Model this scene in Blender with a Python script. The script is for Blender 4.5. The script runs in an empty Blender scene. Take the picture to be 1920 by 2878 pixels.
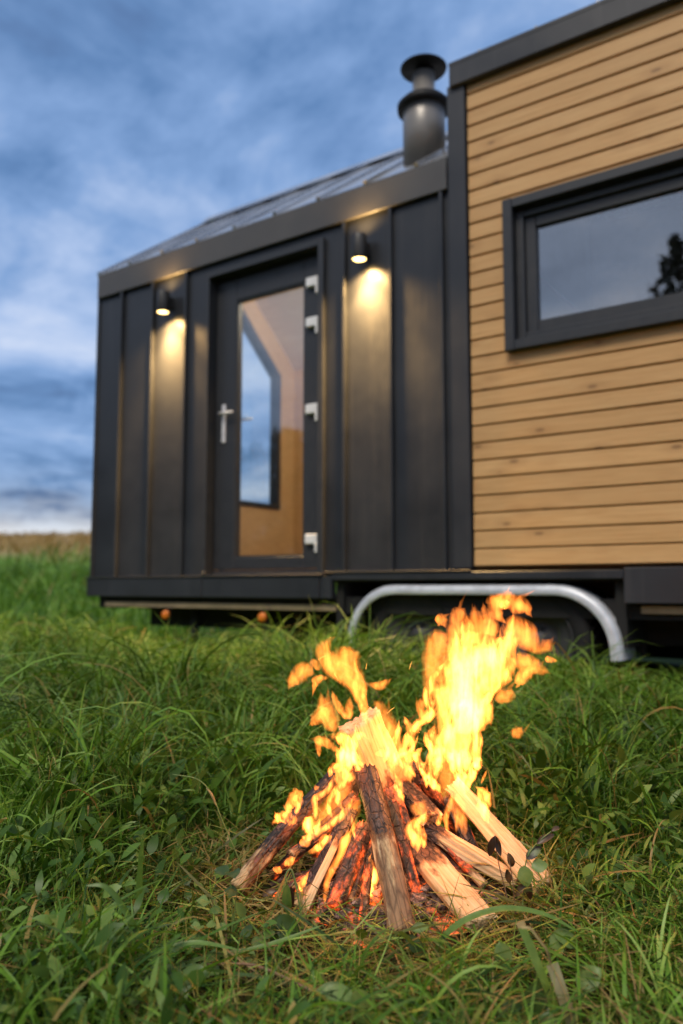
import bpy, math, random
import numpy as np
from mathutils import Vector, Matrix, noise as mnoise

random.seed(7)
rng = np.random.default_rng(11)
scene = bpy.context.scene
COL = scene.collection
rad = math.radians

# --------------------------------------------------------------------------
# camera frame and ground
# --------------------------------------------------------------------------
EYE = 0.66
YAW = rad(34.6125)
PITCH = rad(5.3804)
FWD = Vector((-math.sin(YAW), math.cos(YAW), 0))      # heading on the ground
RGT = Vector((math.cos(YAW), math.sin(YAW), 0))
FIRE = Vector((-0.9450, 1.5476, 0))                    # centre of the camp fire


def sstep(a, b, x):
    t = np.clip((x - a) / (b - a), 0, 1)
    return t * t * (3 - 2 * t)


def ground_z(x, y):
    x = np.asarray(x, float)
    y = np.asarray(y, float)
    s = x * FWD.x + y * FWD.y
    u = x * RGT.x + y * RGT.y
    z = 0.10 * sstep(2.3, 4.2, s)
    far = np.clip(s - 7, 0, 55)
    z = z + 0.0865 * far * sstep(7, 12, s)
    near = 0.012 * np.sin(7.3 * x + 1.3) * np.sin(6.1 * y + 0.4) + 0.008 * np.sin(15 * x + 3 * y) * np.cos(11 * y)
    calm = sstep(0.22, 0.5, np.hypot(x - FIRE.x, y - FIRE.y))
    z = z + near * calm
    z = z + 0.25 * np.sin(u * 0.05 + 0.6) * sstep(12, 50, s)
    return z


def fire_at(r, d, z):
    return FIRE + RGT * r + FWD * d + Vector((0, 0, z))


# --------------------------------------------------------------------------
# mesh helpers
# --------------------------------------------------------------------------
class MB:
    """Collects vertices and faces for one mesh object (world coordinates)."""

    def __init__(self):
        self.v = []
        self.f = []
        self.sm = []
        self.att = {}

    def add(self, verts, faces, smooth=False):
        n = len(self.v)
        self.v += [tuple(p) for p in verts]
        self.f += [tuple(i + n for i in f) for f in faces]
        self.sm += [smooth] * len(faces)
        return n

    def box(self, x0, x1, y0, y1, z0, z1):
        v = [(x0, y0, z0), (x1, y0, z0), (x1, y1, z0), (x0, y1, z0),
             (x0, y0, z1), (x1, y0, z1), (x1, y1, z1), (x0, y1, z1)]
        f = [(3, 2, 1, 0), (4, 5, 6, 7), (0, 1, 5, 4), (1, 2, 6, 5), (2, 3, 7, 6), (3, 0, 4, 7)]
        self.add(v, f)
        return self

    def bbox(self, x0, x1, y0, y1, z0, z1, b=0.004):
        """box with chamfered edges on the faces around every axis"""
        bm_v = []
        for sx in (0, 1):
            for sy in (0, 1):
                for sz in (0, 1):
                    X, Y, Z = (x0, x1)[sx], (y0, y1)[sy], (z0, z1)[sz]
                    dx, dy, dz = (b, -b)[sx], (b, -b)[sy], (b, -b)[sz]
                    bm_v += [(X, Y + dy, Z + dz), (X + dx, Y, Z + dz), (X + dx, Y + dy, Z)]
        idx = lambda sx, sy, sz, a: ((sx * 2 + sy) * 2 + sz) * 3 + a
        F = []
        for s in (0, 1):
            q = [idx(s, 0, 0, 0), idx(s, 1, 0, 0), idx(s, 1, 1, 0), idx(s, 0, 1, 0)]
            F.append(q if s else q[::-1])
            q = [idx(0, s, 0, 1), idx(0, s, 1, 1), idx(1, s, 1, 1), idx(1, s, 0, 1)]
            F.append(q if s else q[::-1])
            q = [idx(0, 0, s, 2), idx(1, 0, s, 2), idx(1, 1, s, 2), idx(0, 1, s, 2)]
            F.append(q if s else q[::-1])
        for a in (0, 1):
            for c in (0, 1):
                q = [idx(a, c, 0, 0), idx(a, c, 1, 0), idx(a, c, 1, 1), idx(a, c, 0, 1)]
                F.append(q if a == c else q[::-1])
                q = [idx(a, 0, c, 0), idx(a, 0, c, 2), idx(a, 1, c, 2), idx(a, 1, c, 0)]
                F.append(q if a == c else q[::-1])
                q = [idx(0, a, c, 1), idx(1, a, c, 1), idx(1, a, c, 2), idx(0, a, c, 2)]
                F.append(q if a == c else q[::-1])
        for sx in (0, 1):
            for sy in (0, 1):
                for sz in (0, 1):
                    t = [idx(sx, sy, sz, 0), idx(sx, sy, sz, 1), idx(sx, sy, sz, 2)]
                    F.append(t if (sx + sy + sz) % 2 else t[::-1])
        self.add(bm_v, F)
        return self

    def extrude_x(self, prof, x0, x1):
        """closed (y, z) profile swept along x"""
        n = len(prof)
        v = [(x0, p[0], p[1]) for p in prof] + [(x1, p[0], p[1]) for p in prof]
        f = [(i, (i + 1) % n, n + (i + 1) % n, n + i) for i in range(n)]
        f += [tuple(range(n))[::-1], tuple(range(n, 2 * n))]
        self.add(v, f)
        return self

    def ring_x(self, outer, inner, x0, x1):
        """polygon (y, z) with a hole of as many corners, swept along x"""
        n = len(outer)
        v = [(x0, *p) for p in outer] + [(x0, *p) for p in inner] + [(x1, *p) for p in outer] + [(x1, *p) for p in inner]
        f = []
        for i in range(n):
            j = (i + 1) % n
            f += [(i, j, n + j, n + i), (2 * n + j, 2 * n + i, 3 * n + i, 3 * n + j),
                  (j, i, 2 * n + i, 2 * n + j), (n + i, n + j, 3 * n + j, 3 * n + i)]
        self.add(v, f)
        return self

    def lathe(self, c, prof, n=32, axis='z', smooth=True, close=True):
        """profile of (radius, height) turned about an axis through c"""
        v, f = [], []
        m = len(prof)
        for r, h in prof:
            for k in range(n):
                a = 2 * math.pi * k / n
                p = (r * math.cos(a), r * math.sin(a), h)
                if axis == 'y':
                    p = (p[0], p[2], p[1])
                v.append((c[0] + p[0], c[1] + p[1], c[2] + p[2]))
        for i in range(m - 1):
            for k in range(n):
                k2 = (k + 1) % n
                f.append((i * n + k, i * n + k2, (i + 1) * n + k2, (i + 1) * n + k))
        self.add(v, f, smooth)
        if close:
            b = len(self.v) - m * n
            self.f += [tuple(b + k for k in range(n))[::-1], tuple(b + (m - 1) * n + k for k in range(n))]
            self.sm += [False, False]
        return self

    def tube(self, pts, r, n=8, smooth=True):
        pts = [Vector(p) for p in pts]
        rr = r if isinstance(r, (list, tuple)) else [r] * len(pts)
        v, f = [], []
        ref = Vector((0.31, 0.17, 0.93))
        for i, p in enumerate(pts):
            t = (pts[min(i + 1, len(pts) - 1)] - pts[max(i - 1, 0)]).normalized()
            a = t.cross(ref)
            if a.length < 0.05:
                a = t.cross(Vector((1, 0, 0)))
            a.normalize()
            b = t.cross(a)
            for k in range(n):
                w = 2 * math.pi * k / n
                v.append(p + (a * math.cos(w) + b * math.sin(w)) * rr[i])
        for i in range(len(pts) - 1):
            for k in range(n):
                k2 = (k + 1) % n
                f.append((i * n + k, i * n + k2, (i + 1) * n + k2, (i + 1) * n + k))
        f += [tuple(range(n))[::-1], tuple((len(pts) - 1) * n + k for k in range(n))]
        self.add(v, f, smooth)
        return self

    def leaf(self, base, along, up, L, W, droop=0.5, fold=0.25, cup=0.0, shape=0.42, segs=7):
        """a leaf blade: folded along its midrib, drooping towards its tip"""
        along = Vector(along).normalized()
        up = (Vector(up) - along * Vector(up).dot(along)).normalized()
        side = along.cross(up).normalized()
        v, f = [], []
        p = Vector(base)
        d = along.copy()
        for i in range(segs + 1):
            t = i / segs
            w = W * 0.5 * (math.sin(math.pi * min(1, t ** (math.log(0.5) / math.log(shape)))) ** 0.75)
            ang = droop * t
            d = (along * math.cos(ang) - up * math.sin(ang))
            nn = (up * math.cos(ang) + along * math.sin(ang))
            wob = 0.06 * W * math.sin(9 * t + L * 300)
            v += [p - side * w + nn * (w * fold + wob + cup * w), p, p + side * w + nn * (w * fold - wob + cup * w)]
            p = p + d * (L / segs)
        for i in range(segs):
            a = i * 3
            f += [(a, a + 1, a + 4, a + 3), (a + 1, a + 2, a + 5, a + 4)]
        self.add(v, f, True)
        return self

    def build(self, name, mat, parent=None, origin=None):
        me = bpy.data.meshes.new(name)
        off = Vector(origin) if origin is not None else (Vector(WLOC[parent]) if parent else Vector((0, 0, 0)))
        me.from_pydata([tuple(Vector(p) - off) for p in self.v], [], self.f)
        me.polygons.foreach_set('use_smooth', self.sm)
        for k, vals in self.att.items():
            a = me.attributes.new(k, 'FLOAT', 'POINT')
            a.data.foreach_set('value', vals)
        me.update()
        if mat:
            me.materials.append(mat)
        o = bpy.data.objects.new(name, me)
        COL.objects.link(o)
        if parent:
            o.parent = parent
            o.location = off - Vector(WLOC[parent])
        else:
            o.location = off
        WLOC[o] = off
        return o


WLOC = {}


def tag(o, label=None, cat=None, group=None, kind=None):
    if label:
        o['label'] = label
    if cat:
        o['category'] = cat
    if group:
        o['group'] = group
    if kind:
        o['kind'] = kind
    return o


def thing(name, loc, label, cat, group=None):
    o = bpy.data.objects.new(name, None)
    o.empty_display_size = 0.1
    COL.objects.link(o)
    o.location = loc
    WLOC[o] = Vector(loc)
    return tag(o, label, cat, group)


# --------------------------------------------------------------------------
# material helpers
# --------------------------------------------------------------------------
class NT:
    def __init__(self, name, world=None):
        if world:
            self.m = world
        else:
            self.m = bpy.data.materials.new(name)
            self.m.use_nodes = True
        self.t = self.m.node_tree
        self.t.nodes.clear()

    def n(self, kind, **kw):
        nd = self.t.nodes.new('ShaderNode' + kind)
        for k, v in kw.items():
            if k.startswith('i_'):
                key = k[2:]
                key = int(key) if key.isdigit() else key.replace('_', ' ')
                self.set(nd.inputs[key], v)
            else:
                setattr(nd, k, v)
        return nd

    def set(self, sock, v):
        if isinstance(v, bpy.types.NodeSocket):
            self.t.links.new(v, sock)
        elif isinstance(v, bpy.types.Node):
            self.t.links.new(v.outputs[0], sock)
        else:
            if sock.type == 'RGBA' and len(v) == 3:
                v = (*v, 1)
            sock.default_value = v

    def math(self, op, a, b=None, c=None, clamp=False):
        nd = self.n('Math', operation=op, use_clamp=clamp)
        self.set(nd.inputs[0], a)
        if b is not None:
            self.set(nd.inputs[1], b)
        if c is not None:
            self.set(nd.inputs[2], c)
        return nd.outputs[0]

    def mix(self, fac, a, b, mode='MIX'):
        nd = self.n('Mix', data_type='RGBA', blend_type=mode)
        self.set(nd.inputs[0], fac)
        self.set(nd.inputs[6], a)
        self.set(nd.inputs[7], b)
        return nd.outputs[2]

    def ramp(self, fac, stops, interp='LINEAR'):
        nd = self.n('ValToRGB')
        nd.color_ramp.interpolation = interp
        el = nd.color_ramp.elements
        while len(el) > 1:
            el.remove(el[-1])
        for i, (p, c) in enumerate(stops):
            e = el[0] if i == 0 else el.new(p)
            e.position = p
            c = (c, c, c) if isinstance(c, (int, float)) else c
            e.color = (*c, 1)
        self.set(nd.inputs[0], fac)
        return nd.outputs[0]

    def noise(self, vec, scale, detail=4, rough=0.55, dist=0.0, dims='3D'):
        nd = self.n('TexNoise', noise_dimensions=dims)
        if vec is not None:
            self.set(nd.inputs['Vector'], vec)
        nd.inputs['Scale'].default_value = scale
        nd.inputs['Detail'].default_value = detail
        nd.inputs['Roughness'].default_value = rough
        nd.inputs['Distortion'].default_value = dist
        return nd.outputs[0]

    def coord(self, which='Object'):
        return self.n('TexCoord').outputs[which]

    def mapping(self, vec, scale=(1, 1, 1), loc=(0, 0, 0), rot=(0, 0, 0)):
        nd = self.n('Mapping')
        self.set(nd.inputs[0], vec)
        nd.inputs[1].default_value = loc
        nd.inputs[2].default_value = rot
        nd.inputs[3].default_value = scale
        return nd.outputs[0]

    def mrange(self, v, a, b, c=0.0, d=1.0, smooth=False):
        nd = self.n('MapRange', interpolation_type='SMOOTHSTEP' if smooth else 'LINEAR')
        self.set(nd.inputs[0], v)
        for i, q in enumerate((a, b, c, d)):
            self.set(nd.inputs[1 + i], q)
        return nd.outputs[0]

    def bump(self, h, strength=0.3, dist=0.01):
        nd = self.n('Bump')
        nd.inputs['Strength'].default_value = strength
        nd.inputs['Distance'].default_value = dist
        self.set(nd.inputs['Height'], h)
        return nd.outputs[0]

    def principled(self, **kw):
        nd = self.n('BsdfPrincipled')
        for k, v in kw.items():
            self.set(nd.inputs[k.replace('_', ' ')], v)
        return nd

    def out(self, surf=None, vol=None):
        o = self.n('OutputMaterial')
        if surf is not None:
            self.set(o.inputs[0], surf)
        if vol is not None:
            self.set(o.inputs[1], vol)
        return self.m


def m_metal(name, base=(0.036, 0.038, 0.043), rough=0.36, spec=0.5, metallic=0.0):
    t = NT(name)
    co = t.coord('Object')
    n1 = t.noise(co, 2.2, 3)
    n2 = t.noise(t.mapping(co, (1, 1, 0.25)), 40, 4)
    r = t.math('ADD', t.mrange(n1, 0.3, 0.7, rough - 0.07, rough + 0.1), t.mrange(n2, 0.3, 0.7, -0.03, 0.03))
    c = t.mix(t.mrange(n1, 0.3, 0.7), tuple(b * 0.85 for b in base), tuple(b * 1.18 for b in base))
    n3 = t.noise(t.mapping(co, (9, 9, 0.35)), 2.0, 4, 0.6)
    c = t.mix(t.mrange(n3, 0.55, 0.8, 0, 0.22), c, (0.085, 0.083, 0.083))      # rain streaks and dust
    b = t.bump(t.math('ADD', t.math('MULTIPLY', t.noise(co, 3.5, 2), 1.0), t.math('MULTIPLY', n2, 0.02)), 0.25, 0.012)
    p = t.principled(Base_Color=c, Roughness=r, Metallic=metallic, Specular_IOR_Level=spec, Normal=b)
    return t.out(p)


def m_plain(name, base, rough=0.5, metallic=0.0, spec=0.5, var=0.15, scale=20, bump=0.0):
    t = NT(name)
    co = t.coord('Object')
    n = t.noise(co, scale, 5)
    c = t.mix(t.mrange(n, 0.3, 0.7), tuple(b * (1 - var) for b in base), tuple(min(1, b * (1 + var)) for b in base))
    kw = dict(Base_Color=c, Roughness=t.mrange(n, 0.3, 0.7, max(0, rough - 0.08), rough + 0.08), Metallic=metallic, Specular_IOR_Level=spec)
    if bump:
        kw['Normal'] = t.bump(n, bump, 0.01)
    return t.out(t.principled(**kw))


def m_emit(name, col, strength):
    t = NT(name)
    e = t.n('Emission')
    e.inputs[0].default_value = (*col, 1)
    e.inputs[1].default_value = strength
    return t.out(e.outputs[0])


def m_glass(name, extra=0.06, tint=(0.92, 0.95, 0.95)):
    t = NT(name)
    tr = t.n('BsdfTransparent')
    tr.inputs[0].default_value = (*tint, 1)
    gl = t.n('BsdfGlossy')
    gl.inputs['Roughness'].default_value = 0.01
    gl.inputs['Color'].default_value = (0.95, 0.96, 1.0, 1)
    lw = t.n('LayerWeight')
    lw.inputs[0].default_value = 0.5
    fr = t.math('ADD', t.math('MULTIPLY', t.math('POWER', lw.outputs['Facing'], 5.0), 0.95), 0.045)   # Schlick's Fresnel, same from both sides
    fac = t.math('ADD', fr, extra, clamp=True)
    mx = t.n('MixShader')
    t.set(mx.inputs[0], fac)
    t.set(mx.inputs[1], tr.outputs[0])
    t.set(mx.inputs[2], gl.outputs[0])
    return t.out(mx.outputs[0])


def m_cladding():
    t = NT('pine_cladding')
    co = t.coord('Object')
    sep = t.n('SeparateXYZ')
    t.set(sep.inputs[0], co)
    bd = t.math('FLOOR', t.math('DIVIDE', t.math('SUBTRACT', sep.outputs[2], BOARD0), BOARDH))
    wn = t.n('TexWhiteNoise', noise_dimensions='1D')
    t.set(wn.inputs['W'], bd)
    comb = t.n('CombineXYZ')
    t.set(comb.inputs[0], t.math('ADD', sep.outputs[0], t.math('MULTIPLY', wn.outputs[0], 37.0)))
    t.set(comb.inputs[1], bd)
    t.set(comb.inputs[2], sep.outputs[2])
    v = comb.outputs[0]
    grain = t.noise(t.mapping(v, (1.1, 1, 26)), 3.0, 5, 0.6, 0.6)
    fine = t.noise(t.mapping(v, (4, 1, 160)), 4.0, 3, 0.6)
    blot = t.noise(t.mapping(v, (1, 1, 2)), 1.6, 3)
    vo = t.n('TexVoronoi', feature='F1')
    t.set(vo.inputs['Vector'], t.mapping(v, (3.6, 1.0, 9.0)))
    vo.inputs['Scale'].default_value = 1.0
    vo.inputs['Randomness'].default_value = 1.0
    knot = t.mrange(vo.outputs['Distance'], 0.05, 0.13, 1.0, 0.0, True)
    halo = t.mrange(vo.outputs['Distance'], 0.1, 0.42, 1.0, 0.0, True)
    c = t.ramp(grain, [(0.25, (0.46, 0.245, 0.085)), (0.5, (0.62, 0.36, 0.145)), (0.75, (0.71, 0.445, 0.20))])
    c = t.mix(t.mrange(fine, 0.35, 0.7, 0.0, 0.35), c, (0.40, 0.21, 0.08))
    c = t.mix(t.mrange(blot, 0.3, 0.7, 0.0, 0.35), c, (0.66, 0.43, 0.21))
    c = t.mix(t.mrange(wn.outputs[0], 0, 1, 0.0, 0.42), c, (0.44, 0.25, 0.10))
    c = t.mix(t.math('MULTIPLY', halo, 0.30), c, (0.34, 0.17, 0.06))
    c = t.mix(t.math('MULTIPLY', knot, 0.6), c, (0.15, 0.07, 0.03))
    b = t.bump(t.math('ADD', grain, fine), 0.12, 0.004)
    return t.out(t.principled(Base_Color=c, Roughness=0.55, Specular_IOR_Level=0.35, Normal=b))


def m_panel(name, a, b, rough=0.5):
    t = NT(name)
    co = t.coord('Object')
    g = t.noise(t.mapping(co, (1, 3, 14)), 3, 4, 0.6, 0.4)
    c = t.mix(t.mrange(g, 0.3, 0.7), a, b)
    return t.out(t.principled(Base_Color=c, Roughness=rough))


def m_grass(name, stops, transl=0.35, rough=0.42, dry=(0.30, 0.19, 0.07)):
    t = NT(name)
    r = t.n('Attribute', attribute_name='rnd').outputs['Fac']
    s = t.n('Attribute', attribute_name='along').outputs['Fac']
    d = t.n('Attribute', attribute_name='dry').outputs['Fac']
    c = t.ramp(r, stops)
    c = t.mix(t.math('MULTIPLY', t.math('POWER', s, 6.0), 0.35), c, (0.20, 0.17, 0.05))
    c = t.mix(d, c, t.mix(r, dry, tuple(x * 1.5 for x in dry)))
    p = t.principled(Base_Color=c, Roughness=rough, Specular_IOR_Level=0.24)
    tr = t.n('BsdfTranslucent')
    t.set(tr.inputs[0], t.mix(0.5, c, t.mix(1.0, c, (1.35, 1.35, 0.45), 'MULTIPLY')))
    mx = t.n('MixShader')
    mx.inputs[0].default_value = transl
    t.set(mx.inputs[1], p.outputs[0])
    t.set(mx.inputs[2], tr.outputs[0])
    return t.out(mx.outputs[0])


def m_leaf(name, a, b, vein=(0.16, 0.24, 0.09), transl=0.3, rough=0.4, scorch=0.0):
    t = NT(name)
    co = t.coord('Object')
    n = t.noise(co, 60, 4)
    n2 = t.noise(co, 22, 3)
    c = t.mix(t.mrange(n, 0.3, 0.7), a, b)
    if scorch:
        c = t.mix(t.mrange(n2, 0.62 - 0.3 * scorch, 0.70 - 0.3 * scorch, 0, 1), c, (0.035, 0.018, 0.010))
    p = t.principled(Base_Color=c, Roughness=rough, Specular_IOR_Level=0.45, Normal=t.bump(n, 0.25, 0.002))
    tr = t.n('BsdfTranslucent')
    t.set(tr.inputs[0], c)
    mx = t.n('MixShader')
    mx.inputs[0].default_value = transl
    t.set(mx.inputs[1], p.outputs[0])
    t.set(mx.inputs[2], tr.outputs[0])
    return t.out(mx.outputs[0])


def m_log():
    """split or round fire wood; object colour: r = where the char begins (0 bottom, 1 top),
    g = share of bark, b = glow of the embers, alpha unused"""
    t = NT('fire_wood')
    co = t.coord('Object')
    T = t.n('Attribute', attribute_name='along').outputs['Fac']
    A = t.n('Attribute', attribute_name='around').outputs['Fac']
    oi = t.n('ObjectInfo')
    sc = t.n('SeparateColor')
    t.set(sc.inputs[0], oi.outputs['Color'])
    rnd = oi.outputs['Random']
    off = t.n('CombineXYZ')
    t.set(off.inputs[0], t.math('MULTIPLY', rnd, 11.0))
    t.set(off.inputs[2], t.math('MULTIPLY', rnd, 7.0))
    va = t.n('VectorMath', operation='ADD')
    t.set(va.inputs[0], co)
    t.set(va.inputs[1], off.outputs[0])
    P = va.outputs[0]
    fib = t.noise(t.mapping(P, (1, 1, 0.05)), 170, 4, 0.6, 0.3)
    big = t.noise(t.mapping(P, (1, 1, 0.35)), 26, 5, 0.6)
    med = t.noise(P, 75, 5, 0.6)
    wood = t.ramp(fib, [(0.30, (0.30, 0.15, 0.06)), (0.43, (0.60, 0.40, 0.20)), (0.7, (0.76, 0.58, 0.35))])
    wood = t.mix(t.mrange(big, 0.35, 0.75, 0, 0.45), wood, (0.52, 0.30, 0.13))
    vb = t.n('TexVoronoi', feature='DISTANCE_TO_EDGE')
    t.set(vb.inputs['Vector'], t.mapping(P, (1, 1, 0.16)))
    vb.inputs['Scale'].default_value = 85
    barkc = t.mix(t.mrange(big, 0.35, 0.65), (0.13, 0.075, 0.04), (0.36, 0.20, 0.10))
    barkc = t.mix(t.mrange(vb.outputs['Distance'], 0.0, 0.14, 0.6, 0.0), barkc, (0.03, 0.018, 0.012))
    bark = t.mrange(t.math('ADD', t.math('MULTIPLY', big, 0.8), sc.outputs[1]), 0.82, 0.95, 0, 1, True)
    wood = t.mix(bark, wood, barkc)
    # char: a ragged border, brown rim, black beyond it, flaking grey ash
    s = t.math('ADD', T, t.math('ADD', t.mrange(big, 0.2, 0.8, -0.28, 0.28), t.mrange(med, 0.2, 0.8, -0.07, 0.07)))
    dlt = t.math('SUBTRACT', s, sc.outputs[0])
    rim = t.mrange(dlt, -0.13, 0.02, 0, 1, True)
    chr_ = t.mrange(dlt, 0.0, 0.06, 0, 1, True)
    c = t.mix(t.math('MULTIPLY', rim, 0.85), wood, (0.13, 0.052, 0.02))
    vc = t.n('TexVoronoi', feature='DISTANCE_TO_EDGE')
    t.set(vc.inputs['Vector'], t.mapping(P, (1, 1, 0.6)))
    vc.inputs['Scale'].default_value = 62
    crack = t.mrange(vc.outputs['Distance'], 0.0, 0.10, 1.0, 0.0)
    char = t.mix(t.mrange(med, 0.52, 0.72, 0, 0.85), (0.022, 0.018, 0.016), (0.20, 0.135, 0.115))
    char = t.mix(t.mrange(big, 0.47, 0.66, 0, 0.8), char, (0.15, 0.072, 0.045))
    char = t.mix(t.math('MULTIPLY', crack, 0.8), char, (0.006, 0.005, 0.005))
    c = t.mix(chr_, c, char)
    glow = t.math('MULTIPLY', t.math('MULTIPLY', t.math('MULTIPLY', sc.outputs[2], chr_), 7.0),
                  t.math('MULTIPLY', t.mrange(big, 0.50, 0.68, 0, 1.0, True), t.mrange(med, 0.42, 0.62, 0.1, 1.0)))
    h = t.math('ADD', t.math('MULTIPLY', fib, 0.5), t.math('SUBTRACT', t.math('MULTIPLY', med, 0.6), t.math('MULTIPLY', t.math('MULTIPLY', crack, chr_), 0.7)))
    b = t.bump(h, 0.6, 0.004)
    p = t.principled(Base_Color=c, Roughness=t.mrange(chr_, 0, 1, 0.75, 0.55), Specular_IOR_Level=0.35, Normal=b,
                     Emission_Color=(1.0, 0.10, 0.012), Emission_Strength=glow)
    return t.out(p)


def m_ember():
    t = NT('ember_bed')
    co = t.coord('Object')
    n = t.noise(co, 55, 5, 0.6)
    n2 = t.noise(co, 14, 3)
    v = t.n('TexVoronoi', feature='DISTANCE_TO_EDGE')
    t.set(v.inputs['Vector'], co)
    v.inputs['Scale'].default_value = 90
    crack = t.mrange(v.outputs['Distance'], 0.0, 0.12, 1, 0)
    c = t.ramp(n, [(0.36, (0.02, 0.016, 0.014)), (0.5, (0.12, 0.075, 0.06)), (0.62, (0.34, 0.25, 0.215))])
    c = t.mix(t.math('MULTIPLY', crack, 0.7), c, (0.012, 0.008, 0.007))
    g = t.math('MULTIPLY', t.math('ADD', t.math('MULTIPLY', crack, 0.25), t.mrange(n, 0.45, 0.7, 0.0, 0.35)), t.mrange(n2, 0.52, 0.66, 0, 3.0, True))
    p = t.principled(Base_Color=c, Roughness=0.9, Normal=t.bump(n, 0.6, 0.004), Emission_Color=(1.0, 0.13, 0.015), Emission_Strength=g)
    return t.out(p)


def m_flame():
    """glowing gas: a volume that only emits; the object colour's red carries how strongly"""
    t = NT('flame_gas')
    oi = t.n('ObjectInfo')
    sc = t.n('SeparateColor')
    t.set(sc.inputs[0], oi.outputs['Color'])
    co = t.coord('Object')
    n = t.noise(t.mapping(co, (1, 1, 0.28)), 42, 3, 0.6, 1.2)
    soft = t.mrange(n, 0.36, 0.66, 0.22, 1.65, True)
    hard = t.mrange(n, 0.42, 0.60, 0.03, 2.3, True)
    k = t.math('ADD', t.math('MULTIPLY', soft, t.math('SUBTRACT', 1.0, sc.outputs[1])), t.math('MULTIPLY', hard, sc.outputs[1]))
    e = t.n('Emission')
    e.inputs[0].default_value = (1.0, 0.245, 0.036, 1)
    t.set(e.inputs[1], t.math('MULTIPLY', t.math('MULTIPLY', sc.outputs[0], 1000.0), k))
    return t.out(vol=e.outputs[0])


def m_ground():
    t = NT('meadow_soil')
    ge = t.n('NewGeometry')
    P = ge.outputs['Position']
    dt = t.n('VectorMath', operation='DOT_PRODUCT')
    t.set(dt.inputs[0], P)
    dt.inputs[1].default_value = FWD
    n = t.noise(P, 9, 6, 0.65)
    n2 = t.noise(P, 0.35, 4, 0.6)
    n3 = t.noise(P, 60, 4, 0.6)
    near = t.mix(t.mrange(n, 0.35, 0.65), (0.016, 0.015, 0.007), (0.036, 0.036, 0.013))
    near = t.mix(t.mrange(n3, 0.52, 0.66, 0, 0.5), near, (0.09, 0.060, 0.030))
    mid = t.mix(t.mrange(n2, 0.35, 0.65), (0.08, 0.17, 0.02), (0.13, 0.23, 0.035))
    tan = t.mix(t.mrange(n2, 0.35, 0.65), (0.26, 0.19, 0.075), (0.37, 0.27, 0.13))
    s = t.math('ADD', dt.outputs['Value'], t.mrange(n2, 0.2, 0.8, -4, 4))
    c = t.mix(t.mrange(dt.outputs['Value'], 5, 9), near, mid)
    c = t.mix(t.mrange(s, 20, 30, 0, 1, True), c, tan)
    return t.out(t.principled(Base_Color=c, Roughness=0.95, Specular_IOR_Level=0.1, Normal=t.bump(n, 0.6, 0.03)))


def m_bark(name, a, b):
    t = NT(name)
    n = t.noise(t.mapping(t.coord('Object'), (1, 1, 0.2)), 12, 5)
    return t.out(t.principled(Base_Color=t.mix(n, a, b), Roughness=0.9, Normal=t.bump(n, 0.5, 0.03)))


BOARD0, BOARDH = 0.767, 0.09735
METAL = m_metal('anthracite_metal', (0.024, 0.026, 0.031), 0.38)
METAL2 = m_metal('anthracite_trim', (0.025, 0.027, 0.033), 0.42)
FASCIA = m_metal('fascia_metal', (0.075, 0.071, 0.068), 0.42)
ROOFM = m_metal('roof_metal', (0.52, 0.52, 0.53), 0.26, 0.8, 0.7)
FRAME = m_plain('frame_paint', (0.027, 0.029, 0.034), 0.45, var=0.08)
DARK = m_plain('underbody_black', (0.008, 0.008, 0.008), 0.8)
CLAD = m_cladding()
MEMB = m_plain('batten_backing', (0.22, 0.13, 0.065), 0.9)
INWOOD = m_panel('interior_plywood', (0.54, 0.345, 0.155), (0.64, 0.43, 0.21))
CEIL = m_panel('ceiling_boards', (0.70, 0.58, 0.47), (0.78, 0.68, 0.58))
FLOORM = m_panel('floor_boards', (0.30, 0.17, 0.08), (0.40, 0.24, 0.12))
STRIPM = m_plain('plywood_edge', (0.42, 0.31, 0.19), 0.7, var=0.25, scale=8)
GALV = m_plain('galvanised_steel', (0.60, 0.63, 0.68), 0.45, 0.25, 0.6, var=0.18, scale=14, bump=0.1)
RUBBER = m_plain('tyre_rubber', (0.014, 0.014, 0.015), 0.8, spec=0.3)
RIMM = m_plain('rim_steel', (0.05, 0.05, 0.054), 0.6, 0.3)
WHITE = m_plain('white_plastic', (0.80, 0.80, 0.80), 0.35, var=0.04)
ALU = m_plain('brushed_aluminium', (0.72, 0.72, 0.73), 0.35, 0.35, 0.6, var=0.05)
GLASS = m_glass('window_glass', 0.165)
DGLASS = m_glass('door_glass', 0.09)
ORANGE = m_plain('orange_reflector', (0.75, 0.20, 0.02), 0.3, var=0.2)
CHIM = m_metal('flue_metal', (0.24, 0.225, 0.21), 0.42, 0.5, 0.25)
CHIMB = m_plain('flue_black', (0.008, 0.008, 0.009), 0.65, spec=0.3)
LAMPB = m_plain('lamp_black', (0.030, 0.028, 0.027), 0.45)
LAMPE = m_emit('lamp_glow', (1.0, 0.66, 0.22), 7.0)
LOG = m_log()
EMBER = m_ember()
FLAME = m_flame()
SPARK = m_emit('spark_glow', (1.0, 0.42, 0.08), 2.5)

# --------------------------------------------------------------------------
# the tiny house
# --------------------------------------------------------------------------
house = thing('tiny_house', (-2.0, 5.2, 0.1), 'dark metal tiny house on wheels with a pine clad right end', 'tiny house')
XL, XC, XR = -5.133, -1.995, 1.30      # left corner, corner post, right end (outside the picture)
YF, YB = 4.0, 6.50                     # front and back faces
DOOR = (-3.905, -2.894, 0.742, 2.880)  # opening

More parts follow.
